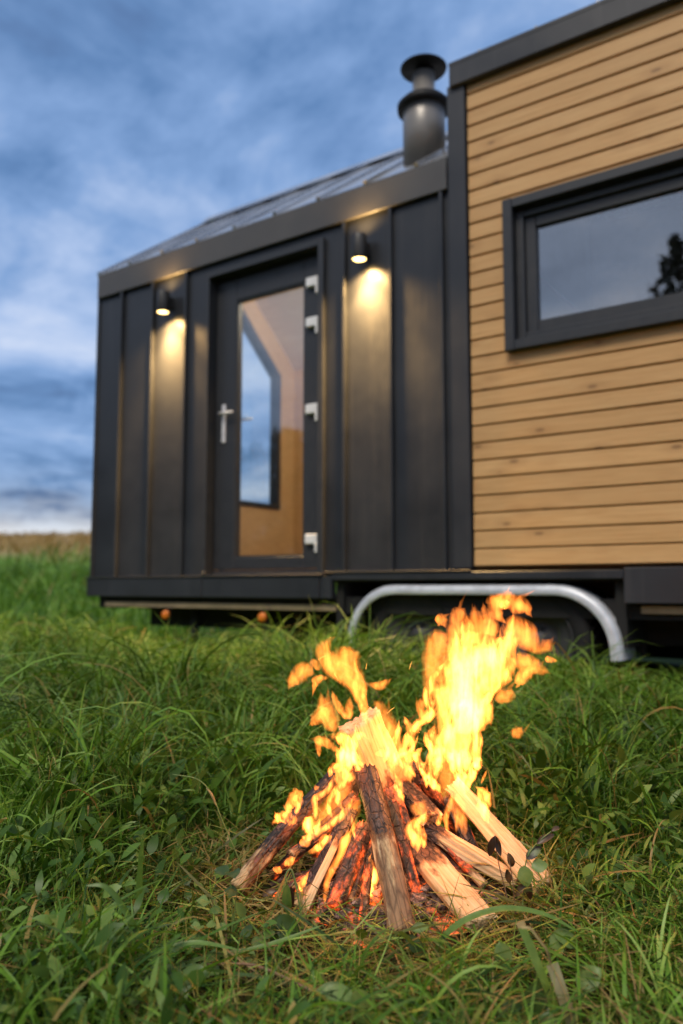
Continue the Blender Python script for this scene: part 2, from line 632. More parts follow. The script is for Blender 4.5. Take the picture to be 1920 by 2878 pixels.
# front wall of upright metal pans with standing seams
m = MB()
m.box(XL, DOOR[0], YF, YF + 0.09, 0.735, 2.99)
m.box(DOOR[1], XC, YF, YF + 0.09, 0.735, 2.99)
m.box(DOOR[0], DOOR[1], YF, YF + 0.09, DOOR[3], 2.99)
for x in (-4.828, -4.476, -4.124, -2.728, -2.390, -2.045):
    m.bbox(x - 0.011, x + 0.011, YF - 0.030, YF + 0.002, 0.737, 2.962, 0.003)
m.bbox(XL, XL + 0.03, YF - 0.012, YF + 0.002, 0.737, 2.962, 0.003)
m.build('metal_wall', METAL, house)

# left end wall with its gabled window
RZ, EZ = 4.00, 2.93
out_pts = [(YF + 0.09, 0.735), (YB - 0.08, 0.735), (YB - 0.08, 2.95), (5.23, 4.02), (YF + 0.09, 2.95)]
hole = [(4.25, 1.43), (6.18, 1.43), (6.18, 2.80), (5.215, 3.67), (4.25, 2.80)]
MB().ring_x(out_pts, hole, XL, XL + 0.085).build('end_wall', METAL, house)
MB().ring_x(out_pts, hole, XL + 0.086, XL + 0.103).build('end_wall_lining', INWOOD, house)
inner = [(4.30, 1.475), (6.13, 1.475), (6.13, 2.775), (5.215, 3.605), (4.30, 2.775)]
gw = MB().ring_x(hole, inner, XL + 0.02, XL + 0.122).build('gable_window', FRAME, house)
g = MB()
g.add([(XL + 0.06, *p) for p in inner], [(0, 1, 2, 3, 4)])
g.build('glass_pane', m_glass('clear_glass', 0.0, (0.97, 0.98, 0.98)), gw)

# back wall; its unseen wide window is added to light the room
m = MB()
BW = (-4.55, -2.45, 1.15, 2.75)
for a in ((XL, BW[0], 0.735, 2.99), (BW[1], XR, 0.735, 2.99), (BW[0], BW[1], 0.735, BW[2]), (BW[0], BW[1], BW[3], 2.99)):
    m.box(a[0], a[1], 6.42, 6.50, a[2], a[3])
m.build('back_wall', INWOOD, house)
m = MB()
m.box(BW[0], BW[0] + 0.06, 6.44, 6.49, BW[2], BW[3])
m.box(BW[1] - 0.06, BW[1], 6.44, 6.49, BW[2], BW[3])
m.box(BW[0] + 0.06, BW[1] - 0.06, 6.44, 6.49, BW[2], BW[2] + 0.06)
m.box(BW[0] + 0.06, BW[1] - 0.06, 6.44, 6.49, BW[3] - 0.06, BW[3])
bw = m.build('added_back_window', FRAME, house)
MB().box(BW[0] + 0.06, BW[1] - 0.06, 6.46, 6.466, BW[2] + 0.06, BW[3] - 0.06).build('glass_pane', m_glass('rear_glass', 0.0), bw)
MB().box(XL + 0.105, XR - 0.1, YF + 0.092, 6.418, 0.70, 0.755).build('floor', FLOORM, house)

MB().box(-2.0, -1.90, YF + 0.092, 6.418, 0.756, 2.799).build('light_block_partition', INWOOD, house)  # unseen wall added to keep the lamp light out of the right room
# a lit room lamp on the ceiling
m = MB()
m.lathe((-2.9, 5.22, 0), [(0.02, 3.96), (0.02, 3.62), (0.03, 3.60), (0.17, 3.50), (0.175, 3.49), (0.16, 3.495), (0.03, 3.59)], 32, close=False)
rl = m.build('room_lamp', WHITE, house)
MB().lathe((-2.9, 5.22, 0), [(0.001, 3.47), (0.03, 3.48), (0.045, 3.515), (0.03, 3.55), (0.001, 3.56)], 20).build('bulb', m_emit('room_bulb', (1.0, 0.80, 0.55), 18.0), rl)
L = bpy.data.lights.new('room_light', 'POINT')
L.energy = 74
L.color = (1.0, 0.86, 0.70)
L.shadow_soft_size = 0.12
lo = bpy.data.objects.new('room_light', L)
COL.objects.link(lo)
lo.parent = rl
lo.location = Vector((-2.9, 5.22, 3.38)) - WLOC[rl]

# ceiling lining and roof with standing seams
m = MB()
for a, b in (((YF + 0.092, 2.915), (5.22, 3.965)), ((5.22, 3.965), (6.418, 2.915))):
    m.extrude_x([a, b, (b[0], b[1] + 0.015), (a[0], a[1] + 0.015)], XL + 0.104, XC)
m.build('ceiling', CEIL, house)
m = MB()
E0, RD, E1 = (3.970, 3.148), (5.23, 4.085), (6.56, 3.110)
m.extrude_x([E0, RD, E1, (E1[0], E1[1] - 0.05), (RD[0], RD[1] - 0.055), (E0[0] + 0.02, E0[1] - 0.045)], XL + 0.010, XC - 0.004)
sl = Vector((RD[0] - E0[0], RD[1] - E0[1])).normalized()
nr = Vector((-sl.y, sl.x))
for k in range(9):
    x = XL + 0.030 + k * 0.363
    if x > XC - 0.10 and k < 8:
        continue
    a = Vector(E0) + sl * 0.004
    b = Vector(RD) - sl * 0.01
    m.extrude_x([a, b, b + nr * 0.022, a + nr * 0.022], x - 0.012, x + 0.012)
    a2 = Vector(E1)
    s2 = (Vector(RD) - a2).normalized()
    n2 = Vector((s2.y, -s2.x))
    b2 = Vector(RD) - s2 * 0.01
    m.extrude_x([b2, a2, a2 + n2 * 0.034, b2 + n2 * 0.034], x - 0.012, x + 0.012)
m.extrude_x([(RD[0] - 0.10, RD[1] - 0.04), (RD[0], RD[1] + 0.055), (RD[0] + 0.10, RD[1] - 0.04), (RD[0], RD[1] + 0.035)], XL - 0.015, XC - 0.004)
m.build('roof', ROOFM, house)
m = MB()
m.bbox(XL + 0.022, XC - 0.006, 3.966, 3.985, 2.952, 3.142, 0.004)
m.box(XL + 0.024, XC - 0.006, 3.9855, 4.0, 2.964, 2.984)
m.build('eave_fascia', FASCIA, house)

# door frame and door
m = MB()
x0, x1, z0, z1 = DOOR
m.bbox(x1 - 0.032, x1 + 0.012, 3.968, 4.06, z0, z1 + 0.012, 0.003)
m.bbox(x0 - 0.012, x0 + 0.016, 3.975, 4.06, z0, z1 + 0.012, 0.003)
m.bbox(x0 + 0.017, x1 - 0.033, 3.972, 4.06, z1 - 0.03, z1 + 0.012, 0.003)
m.box(x0 + 0.002, x1 - 0.002, 4.061, 4.13, z1 - 0.075, z1 - 0.002)
m.box(x0 + 0.002, x0 + 0.030, 4.130, 4.15, z0 + 0.03, z1 - 0.076)
m.box(x1 - 0.045, x1 - 0.002, 4.130, 4.15, z0 + 0.03, z1 - 0.076)
m.box(x0 + 0.017, x1 - 0.033, 4.05, 4.10, z0, z0 + 0.03)
m.build('door_frame', FRAME, house)
lx0, lx1, lz0, lz1 = x0 + 0.019, x1 - 0.036, z0 + 0.034, z1 - 0.05
gx0, gx1, gz0, gz1 = -3.700, -3.098, 0.858, 2.672
yd = 4.058
m = MB()
m.bbox(lx0, gx0, yd, yd + 0.07, lz0, lz1, 0.004)
m.bbox(gx1, lx1, yd, yd + 0.07, lz0, lz1, 0.004)
m.bbox(gx0 + 0.001, gx1 - 0.001, yd + 0.001, yd + 0.07, lz0, gz0, 0.004)
m.bbox(gx0 + 0.001, gx1 - 0.001, yd + 0.001, yd + 0.07, gz1, lz1, 0.004)
door = m.build('door', FRAME, house)
MB().box(gx0 - 0.01, gx1 + 0.01, yd + 0.03, yd + 0.036, gz0 - 0.01, gz1 + 0.01).build('glass_pane', DGLASS, door)
m = MB()
for (a, b, c, d) in ((gx0, gx0 + 0.012, gz0, gz1), (gx1 - 0.012, gx1, gz0, gz1)):
    m.box(a, b, yd + 0.008, yd + 0.029, c, d)
for (c, d) in ((gz0, gz0 + 0.012), (gz1 - 0.012, gz1)):
    m.box(gx0 + 0.0125, gx1 - 0.0125, yd + 0.009, yd + 0.0285, c, d)
m.build('glazing_bead', FRAME, door)
hx, hz = -3.802, 1.815
m = MB()
m.bbox(hx - 0.017, hx + 0.017, yd - 0.012, yd + 0.002, hz - 0.155, hz + 0.122, 0.006)
m.tube([(hx, yd - 0.01, hz + 0.05), (hx, yd - 0.046, hz + 0.05)], 0.010, 12)
m.tube([(hx - 0.002, yd - 0.046, hz + 0.05), (hx + 0.04, yd - 0.048, hz + 0.05), (hx + 0.115, yd - 0.046, hz + 0.049)], [0.011, 0.010, 0.009], 12)
m.lathe((hx, yd - 0.0125, hz - 0.085), [(0.009, 0.0), (0.009, -0.004)], 12, 'y')
m.build('handle', ALU, door)
m = MB()
m.tube([(hx, yd + 0.06, hz + 0.03), (hx, yd + 0.125, hz + 0.03), (hx + 0.02, yd + 0.13, hz + 0.03), (hx + 0.14, yd + 0.13, hz + 0.028)], 0.010, 12)
m.build('handle', ALU, door)
for z in (2.645, 2.375, 1.800, 0.960):
    m = MB()
    m.bbox(-3.066, -2.968, 4.024, yd - 0.001, z - 0.030, z + 0.034, 0.006)
    m.bbox(-2.984, -2.962, 4.016, 4.045, z - 0.088, z - 0.024, 0.006)
    m.build('hinge', WHITE, door)

# corner post, side of the tall block, wood cladding
m = MB()
m.bbox(XC, -1.884, 3.975, 4.06, 0.76, 3.575, 0.004)
m.box(XC, XC + 0.09, 4.061, 6.50, 2.80, 3.639)
m.build('corner_post', METAL2, house)
WIN = (-1.655, -0.28, 1.926, 2.775)
m = MB()
nb = 29
for k in range(nb):
    za, zb = BOARD0 + k * BOARDH, BOARD0 + (k + 1) * BOARDH
    for xa, xb, inside in ((-1.874, WIN[0] + 0.02, 0), (WIN[0] + 0.02, WIN[1] - 0.02, 1), (WIN[1] - 0.02, XR, 0)):
        lo, hi = za, zb
        if inside:
            if za >= WIN[2] + 0.01 and zb <= WIN[3] - 0.01:
                continue
            if za < WIN[2] < zb:
                hi = WIN[2] + 0.015
            if za < WIN[3] < zb:
                lo = WIN[3] - 0.015
            if za >= WIN[2] and hi == zb and zb < WIN[3]:
                continue
        yo = 0.0015 * math.sin(k * 12.9898)
        g_ = 0.004
        m.extrude_x([(4.045, lo + 0.002), (4.045, hi - 0.0005), (4.006 + yo, hi - 0.0005), (3.998 + yo, hi - 0.006),
                     (3.995 + yo, lo + g_ + 0.006), (4.000 + yo, lo + g_ + 0.001), (4.014, lo + g_)], xa, xb)
m.build('wood_cladding', CLAD, house)
m = MB()
for a in ((-1.883, WIN[0], 0.757, 3.639), (WIN[1], XR, 0.757, 3.639), (WIN[0], WIN[1], 0.757, WIN[2]), (WIN[0], WIN[1], WIN[3], 3.639)):
    m.box(a[0], a[1], 4.046, 4.10, a[2], a[3])
m.box(XR - 0.06, XR, 4.101, 6.42, 0.757, 3.639)
m.box(XC + 0.091, XR, 6.36, 6.418, 0.757, 3.639)
m.build('wall_core', MEMB, house)
# window
m = MB()
w0, w1, v0, v1 = WIN
t_ = 0.055
m.bbox(w0, w0 + t_, 3.945, 4.05, v0, v1, 0.004)
m.bbox(w1 - t_, w1, 3.945, 4.05, v0, v1, 0.004)
m.bbox(w0 + t_ + 0.0005, w1 - t_ - 0.0005, 3.947, 4.05, v0 + 0.001, v0 + t_, 0.004)
m.bbox(w0 + t_ + 0.0005, w1 - t_ - 0.0005, 3.947, 4.05, v1 - t_, v1 - 0.001, 0.004)
win = m.build('window', FRAME, house)
m = MB()


def rect_ring(mb, a0, a1, c0, c1, th, y0, y1):
    mb.bbox(a0, a0 + th, y0, y1, c0, c1, 0.004)
    mb.bbox(a1 - th, a1, y0, y1, c0, c1, 0.004)
    mb.bbox(a0 + th + 0.0005, a1 - th - 0.0005, y0 + 0.001, y1, c0, c0 + th, 0.004)
    mb.bbox(a0 + th + 0.0005, a1 - th - 0.0005, y0 + 0.001, y1, c1 - th, c1, 0.004)


rect_ring(m, w0 + t_ + 0.001, w1 - t_ - 0.001, v0 + t_ + 0.001, v1 - t_ - 0.001, 0.045, 4.000, 4.07)
rect_ring(m, w0 + t_ + 0.047, w1 - t_ - 0.047, v0 + t_ + 0.047, v1 - t_ - 0.047, 0.06, 4.022, 4.075)
m.build('window_sash', FRAME, win)
MB().box(w0 + 0.15, w1 - 0.15, 4.045, 4.051, v0 + 0.15, v1 - 0.15).build('glass_pane', GLASS, win)
# tall block's fascia and roof
m = MB()
m.bbox(-1.968, XR + 0.05, 3.950, 4.03, 3.553, 3.700, 0.004)
m.bbox(-1.968, XR + 0.05, 3.948, 3.9495, 3.676, 3.698, 0.0005)
m.build('upper_fascia', METAL2, house)
m = MB()
m.box(-1.968, XR + 0.05, 4.031, 6.55, 3.640, 3.690)
for k in range(10):
    m.box(-1.80 + k * 0.34, -1.785 + k * 0.34, 3.985, 6.55, 3.691, 3.735)
m.build('upper_roof', ROOFM, house)

# skirt, bands and under floor
m = MB()
m.bbox(XL - 0.004, DOOR[0] - 0.004, 3.965, 4.02, 0.588, 0.727, 0.004)
m.bbox(DOOR[0] + 0.004, -2.905, 3.962, 4.02, 0.588, 0.727, 0.004)
m.bbox(-2.899, -2.815, 3.965, 4.02, 0.588, 0.727, 0.004)
m.bbox(XL - 0.004, DOOR[0] - 0.004, 3.955, 4.0, 0.728, 0.736, 0.002)
m.bbox(DOOR[0] + 0.004, DOOR[1] + 0.02, 3.950, 4.05, 0.728, 0.740, 0.002)
m.bbox(-2.813, -1.075, 3.965, 4.02, 0.700, 0.744, 0.004)
m.bbox(DOOR[1] + 0.021, -1.88, 3.955, 4.0, 0.7445, 0.753, 0.002)
m.bbox(-1.073, XR, 3.965, 4.02, 0.580, 0.754, 0.004)
m.lathe((DOOR[0] + 0.025, 3.955, 0.752), [(0.012, 0.02), (0.012, -0.006), (0.007, -0.012)], 12, 'y')
m.build('skirt', METAL2, house)
m = MB()
m.bbox(-4.985, -2.822, 4.022, 4.05, 0.512, 0.548, 0.003)
m.build('floor_edge', STRIPM, house)
m = MB()
m.bbox(-1.010, XR, 4.022, 4.05, 0.530, 0.568, 0.003)
m.build('floor_edge', STRIPM, house)
m = MB()
m.box(XL + 0.05, XR, 4.051, 6.45, 0.50, 0.60)
m.box(-2.812, -1.078, 4.32, 4.38, 0.30, 0.70)
m.box(-2.812, -1.078, 4.021, 4.319, 0.690, 0.72)
m.box(-2.812, -2.76, 4.021, 4.319, 0.36, 0.689)
m.box(-1.13, -1.078, 4.021, 4.319, 0.36, 0.689)
m.box(XL + 0.05, XR, 6.40, 6.44, 0.12, 0.499)  # far panel added to shut out daylight under the floor
m.box(XL + 0.3, XR, 4.35, 4.43, 0.36, 0.499)
m.box(XL + 0.3, XR, 6.0, 6.08, 0.36, 0.499)
for x in (-4.6, -3.6, -2.9, -1.0, 0.2):
    m.box(x, x + 0.06, 4.431, 5.999, 0.38, 0.498)
m.build('chassis_and_shade_panel', DARK, house)
for x in (-4.30, -3.60):
    m = MB()
    m.tube([(x, 4.30, 0.10), (x, 4.30, 0.499)], 0.03, 12)
    m.box(x - 0.09, x + 0.09, 4.21, 4.39, 0.10, 0.13)
    m.build('support_leg', RIMM, house)
for x in (-4.300, -3.395):
    m = MB()
    m.lathe((x, 4.005, 0.462), [(0.0005, -0.014), (0.02, -0.013), (0.031, -0.006), (0.033, 0.004), (0.033, 0.014)], 20, 'y')
    ml = m.build('marker_lamp', ORANGE, house)
    MB().box(x - 0.02, x + 0.02, 4.02, 4.046, 0.44, 0.511).build('bracket', DARK, ml)

# tandem mudguard and wheels
m = MB()
prof = []
FX0, FX1, FT = -2.715, -1.095, 0.674
pts = []
R_ = 0.34
for k in range(25):
    a = math.pi - (math.pi / 2) * k / 24
    pts.append((FX0 + R_ + R_ * math.cos(a), FT - R_ + R_ * math.sin(a)))
for k in range(1, 8):
    pts.append((FX0 + R_ + (FX1 - FX0 - 2 * R_) * k / 8, FT))
for k in range(25):
    a = (math.pi / 2) * (1 - k / 24)
    pts.append((FX1 - R_ + R_ * math.cos(a), FT - R_ + R_ * math.sin(a)))
pts = [(FX0 - 0.003, FT - R_ - 0.03)] + pts + [(FX1 + 0.003, FT - R_ - 0.03)]
cx_, cz_ = (FX0 + FX1) / 2, FT - R_
sec = [(0.0, 4.22), (0.0, 4.00), (-0.004, 3.992), (-0.012, 3.981), (-0.026, 3.975), (-0.052, 3.973), (-0.057, 3.977),
       (-0.057, 3.984), (-0.024, 3.986), (-0.012, 3.99), (-0.010, 4.005), (-0.010, 4.22)]
V, Fc = [], []
for i, (x, z) in enumerate(pts):
    a, b = pts[max(i - 1, 0)], pts[min(i + 1, len(pts) - 1)]
    tx, tz = b[0] - a[0], b[1] - a[1]
    l = math.hypot(tx, tz)
    nx, nz = -tz / l, tx / l
    for (h, y) in sec:
        V.append((x + nx * h, y, z + nz * h))
ns = len(sec)
for i in range(len(pts) - 1):
    for k in range(ns):
        k2 = (k + 1) % ns
        Fc.append((i * ns + k, i * ns + k2, (i + 1) * ns + k2, (i + 1) * ns + k))
m.add(V, Fc, True)
m.build('mudguard', GALV, house)
for x in (-2.285, -1.565):
    m = MB()
    c = (x, 4.14, 0.375)
    m.lathe(c, [(0.20, 0.085), (0.205, -0.07), (0.225, -0.088), (0.27, -0.095), (0.296, -0.085), (0.305, -0.06), (0.305, 0.06), (0.296, 0.085), (0.22, 0.095)], 40, 'y')
    for k in range(44):
        a = 2 * math.pi * k / 44
        for yy in (-0.045, 0.0, 0.045):
            px, pz = c[0] + 0.307 * math.cos(a + yy), c[2] + 0.307 * math.sin(a + yy)
            m.box(px - 0.008, px + 0.008, c[1] + yy - 0.016, c[1] + yy + 0.016, pz - 0.008, pz + 0.008)
    wh = m.build('wheel', RUBBER, house)
    m = MB()
    m.lathe(c, [(0.001, -0.045), (0.045, -0.055), (0.05, -0.02), (0.11, -0.012), (0.16, -0.045), (0.19, -0.05), (0.203, -0.078), (0.207, -0.072), (0.2, 0.08)], 36, 'y')
    for k in range(5):
        a = 2 * math.pi * k / 5
        m.lathe((c[0] + 0.075 * math.cos(a), c[1] - 0.018, c[2] + 0.075 * math.sin(a)), [(0.001, -0.016), (0.011, -0.014), (0.012, 0.01)], 8, 'y')
    m.build('rim', RIMM, wh)

# flue
fx, fy = -2.322, 4.30
m = MB()
m.lathe((fx, fy, 0), [(0.136, 3.30), (0.136, 3.708), (0.130, 3.716), (0.072, 3.722), (0.072, 3.96)], 40)
ch = m.build('chimney', CHIM, house)
m = MB()
m.lathe((fx, fy, 0), [(0.137, 3.705), (0.170, 3.712), (0.172, 3.745), (0.138, 3.780), (0.073, 3.790)], 40)
m.build('chimney_collar', CHIMB, ch)
m = MB()
for k in range(3):
    a = 2 * math.pi * k / 3 + 0.4
    m.box(fx + 0.055 * math.cos(a) - 0.008, fx + 0.055 * math.cos(a) + 0.008, fy + 0.055 * math.sin(a) - 0.008, fy + 0.055 * math.sin(a) + 0.008, 3.90, 4.02)
m.lathe((fx, fy, 0), [(0.001, 4.000), (0.146, 3.992), (0.151, 4.002), (0.08, 4.05), (0.001, 4.075)], 40)
m.lathe((fx, fy, 0), [(0.035, 3.93), (0.04, 3.992)], 20)
m.build('chimney_cap', CHIMB, ch)

# wall lamps
SPOTS = []
for (x, z) in ((-4.292, 2.660), (-2.570, 2.645)):
    ly = 3.915
    m = MB()
    m.lathe((x, ly, z), [(0.041, 0.003), (0.044, 0.0), (0.046, 0.004), (0.046, 0.152), (0.045, 0.155), (0.041, 0.152), (0.041, 0.12), (0.041, 0.06), (0.041, 0.003)], 36, close=False)
    m.box(x - 0.022, x + 0.022, ly + 0.044, 4.0, z + 0.05, z + 0.13)
    lamp = m.build('wall_lamp', LAMPB, house)
    m = MB()
    m.lathe((x, ly, z), [(0.001, 0.004), (0.036, 0.005), (0.0405, 0.009), (0.0405, 0.03)], 24, close=False)
    m.build('bulb', LAMPE, lamp)
    for (dz, ang, e, sz) in ((0.000, 0, 110.0, 145), (0.000, 0, 330.0, 84), (0.160, math.pi, 10.0, 140)):
        L = bpy.data.lights.new('lamp_spot', 'SPOT')
        L.energy = e
        L.color = (1.0, 0.60, 0.22)
        L.spot_size = rad(sz)
        L.spot_blend = 1.0
        L.shadow_soft_size = 0.03
        lo = bpy.data.objects.new('lamp_spot', L)
        COL.objects.link(lo)
        lo.rotation_euler = (ang, 0, 0)
        lo.parent = lamp
        lo.location = Vector((x, ly, z + dz)) - WLOC[lamp]

# --------------------------------------------------------------------------
# ground
# --------------------------------------------------------------------------
def ground():
    def axis(lim):
        a = [0.0]
        while a[-1] < lim:
            a.append(a[-1] + max(0.09, a[-1] * 0.045))
        return np.array([-q for q in a[:0:-1]] + a)
    ax = axis(420.0)
    gx, gy = np.meshgrid(ax - 0.9, ax + 1.9, indexing='ij')
    z = ground_z(gx, gy) - 0.012
    n = len(ax)
    V = np.stack([gx, gy, z], -1).reshape(-1, 3)
    i = np.arange(n * n).reshape(n, n)
    Q = np.stack([i[:-1, :-1], i[1:, :-1], i[1:, 1:], i[:-1, 1:]], -1).reshape(-1, 4)
    o = mesh_np('ground', V, Q, m_ground(), smooth=True)
    tag(o, kind='structure')
    return o


def mesh_np(name, V, Q, mat, smooth=False, atts=None):
    me = bpy.data.meshes.new(name)
    nv, nq = len(V), len(Q)
    me.vertices.add(nv)
    me.vertices.foreach_set('co', np.ascontiguousarray(V, np.float32).ravel())
    me.loops.add(nq * 4)
    me.loops.foreach_set('vertex_index', np.ascontiguousarray(Q, np.int32).ravel())
    me.polygons.add(nq)
    me.polygons.foreach_set('loop_start', np.arange(0, nq * 4, 4, dtype=np.int32))
    me.polygons.foreach_set('use_smooth', np.full(nq, smooth, bool))
    me.update(calc_edges=True)
    for k, v in (atts or {}).items():
        a = me.attributes.new(k, 'FLOAT', 'POINT')
        a.data.foreach_set('value', np.ascontiguousarray(v, np.float32))
    me.materials.append(mat)
    o = bpy.data.objects.new(name, me)
    COL.objects.link(o)
    return o


ground()

# --------------------------------------------------------------------------
# grass: every blade is a curved ribbon
# --------------------------------------------------------------------------
def vnoise(x, y, s, seed=0):
    """smooth value noise, vectorised"""
    x, y = x * s + seed * 13.7, y * s + seed * 7.1
    xi, yi = np.floor(x).astype(int), np.floor(y).astype(int)
    fx_, fy_ = x - xi, y - yi
    fx_, fy_ = fx_ * fx_ * (3 - 2 * fx_), fy_ * fy_ * (3 - 2 * fy_)
    def h(a, b):
        q = np.sin(a * 127.1 + b * 311.7 + seed * 74.7) * 43758.5453
        return q - np.floor(q)
    return ((h(xi, yi) * (1 - fx_) + h(xi + 1, yi) * fx_) * (1 - fy_) + (h(xi, yi + 1) * (1 - fx_) + h(xi + 1, yi + 1) * fx_) * fy_)


def sector(n, s0, s1, half=0.75):
    s = np.sqrt(rng.uniform(s0 * s0, s1 * s1, n))
    a = rng.uniform(-half, half, n)
    x = s * (np.cos(a) * FWD.x + np.sin(a) * RGT.x)
    y = s * (np.cos(a) * FWD.y + np.sin(a) * RGT.y)
    return x, y


def fire_coords(x, y):
    dx, dy = x - FIRE.x, y - FIRE.y
    return dx * RGT.x + dy * RGT.y, dx * FWD.x + dy * FWD.y


def outside_house(x, y, pad=0.0):
    return ~((x > -5.13 - pad) & (x < 1.3) & (y > 4.12 - pad) & (y < 6.5))


def ribbons(x, y, z0, L, W, az, tilt, bend, twist, segs, prof, power=1.4):
    """curved ribbons -> vertices, quads, parameter along each"""
    n = len(x)
    t = np.linspace(0, 1, segs + 1)
    th = tilt[:, None] + bend[:, None] * t[None, :] ** power
    ds = (L / segs)[:, None]
    h = np.cumsum(np.sin(th) * ds, 1) - np.sin(th) * ds
    v = np.cumsum(np.cos(th) * ds, 1) - np.cos(th) * ds
    ca, sa = np.cos(az)[:, None], np.sin(az)[:, None]
    P = np.stack([x[:, None] + h * ca, y[:, None] + h * sa, z0[:, None] + v], -1)
    # width direction: across the bending plane, turned by the twist
    tw = twist[:, None] * (0.4 + 0.6 * t[None, :])
    nx, nz = np.cos(th), -np.sin(th)
    wx = -sa * np.cos(tw) + nx * ca * np.sin(tw)
    wy = ca * np.cos(tw) + nx * sa * np.sin(tw)
    wz = nz * np.sin(tw)
    Wd = np.stack([wx, wy, wz], -1) * (W[:, None] * prof(t)[None, :] * 0.5)[..., None]
    V = np.stack([P - Wd, P + Wd], 2).reshape(-1, 3)
    base = np.arange(n)[:, None] * (2 * (segs + 1)) + (np.arange(segs) * 2)[None, :]
    Q = np.stack([base, base + 1, base + 3, base + 2], -1).reshape(-1, 4)
    T = np.repeat(np.tile(t, n), 2)
    return V, Q, T


def merge(parts):
    V, Q, A = [], [], {}
    off = 0
    for v, q, a in parts:
        V.append(v)
        Q.append(q + off)
        off += len(v)
        for k, val in a.items():
            A.setdefault(k, []).append(val)
    return np.concatenate(V), np.concatenate(Q), {k: np.concatenate(v) for k, v in A.items()}


def blade_prof(t):
    return np.clip(0.55 + 1.5 * t, 0, 1) * np.sqrt(np.clip(1 - t ** 2.2, 0, 1)) + 0.02


def leaf_prof(t):
    u = np.clip((t - 0.64) / 0.36, 0, 1)
    return 0.06 + 0.94 * np.sin(math.pi * np.clip(u, 0, 1) ** 0.8) ** 0.8


def height_map(x, y):
    """how tall the sward stands, in metres"""
    s = x * FWD.x + y * FWD.y
    r, d = fire_coords(x, y)
    q = np.hypot(r * 0.9, d * 1.05)
    base = 0.165 + 0.18 * vnoise(x, y, 1.6, 3) + 0.06 * vnoise(x, y, 5, 5)
    base = base * (0.34 + 0.66 * sstep(1.5, 2.4, s))                  # trodden before the fire
    base = base * (0.30 + 0.70 * sstep(0.22, 0.75, q))
    base = base * (1.08 - 0.16 * sstep(2.4, 3.6, s))
    right = sstep(0.3, 0.75, r) * (1 - sstep(0.5, 1.2, d))
    wall = sstep(3.25, 3.95, y) * sstep(-5.6, -5.2, x)                  # shorter along the house
    return base * (1 - 0.35 * right) * (1 - 0.46 * wall)


CLEAR = [(0.22, -0.56), (0.19, -0.54), (-0.08, -0.57), (-0.36, -0.46), (-0.42, -0.46), (-0.33, -0.38), (-0.24, -0.35), (-0.18, -0.28), (-0.2, -0.47),
         (-0.28, -0.45), (0.25, -0.20), (0.28, -0.34), (0.28, -0.46), (0.18, -0.38), (0.10, -0.33), (0.19, -0.34), (0.02, -0.34), (0.18, -0.54), (-0.48, -0.22)]


def trodden(x, y):
    """chance that a blade still stands: low round the single plants"""
    r, d = fire_coords(x, y)
    k = np.ones(len(x))
    for (a, b) in CLEAR:
        k = np.minimum(k, 0.12 + 0.88 * sstep(0.03, 0.075, np.hypot(r - a, (d - b + 0.025) * 0.75)))
    return k


def dryness(x, y):
    r, d = fire_coords(x, y)
    q = np.hypot(r * 0.85, d)
    scorch = 1 - sstep(0.25, 0.42, q + 0.10 * (vnoise(x, y, 14, 9) - 0.5))
    left = np.exp(-(((r + 0.36) / 0.12) ** 2 + ((d - 0.02) / 0.16) ** 2))
    return np.clip(scorch * 0.6 + left * 0.6, 0, 1)


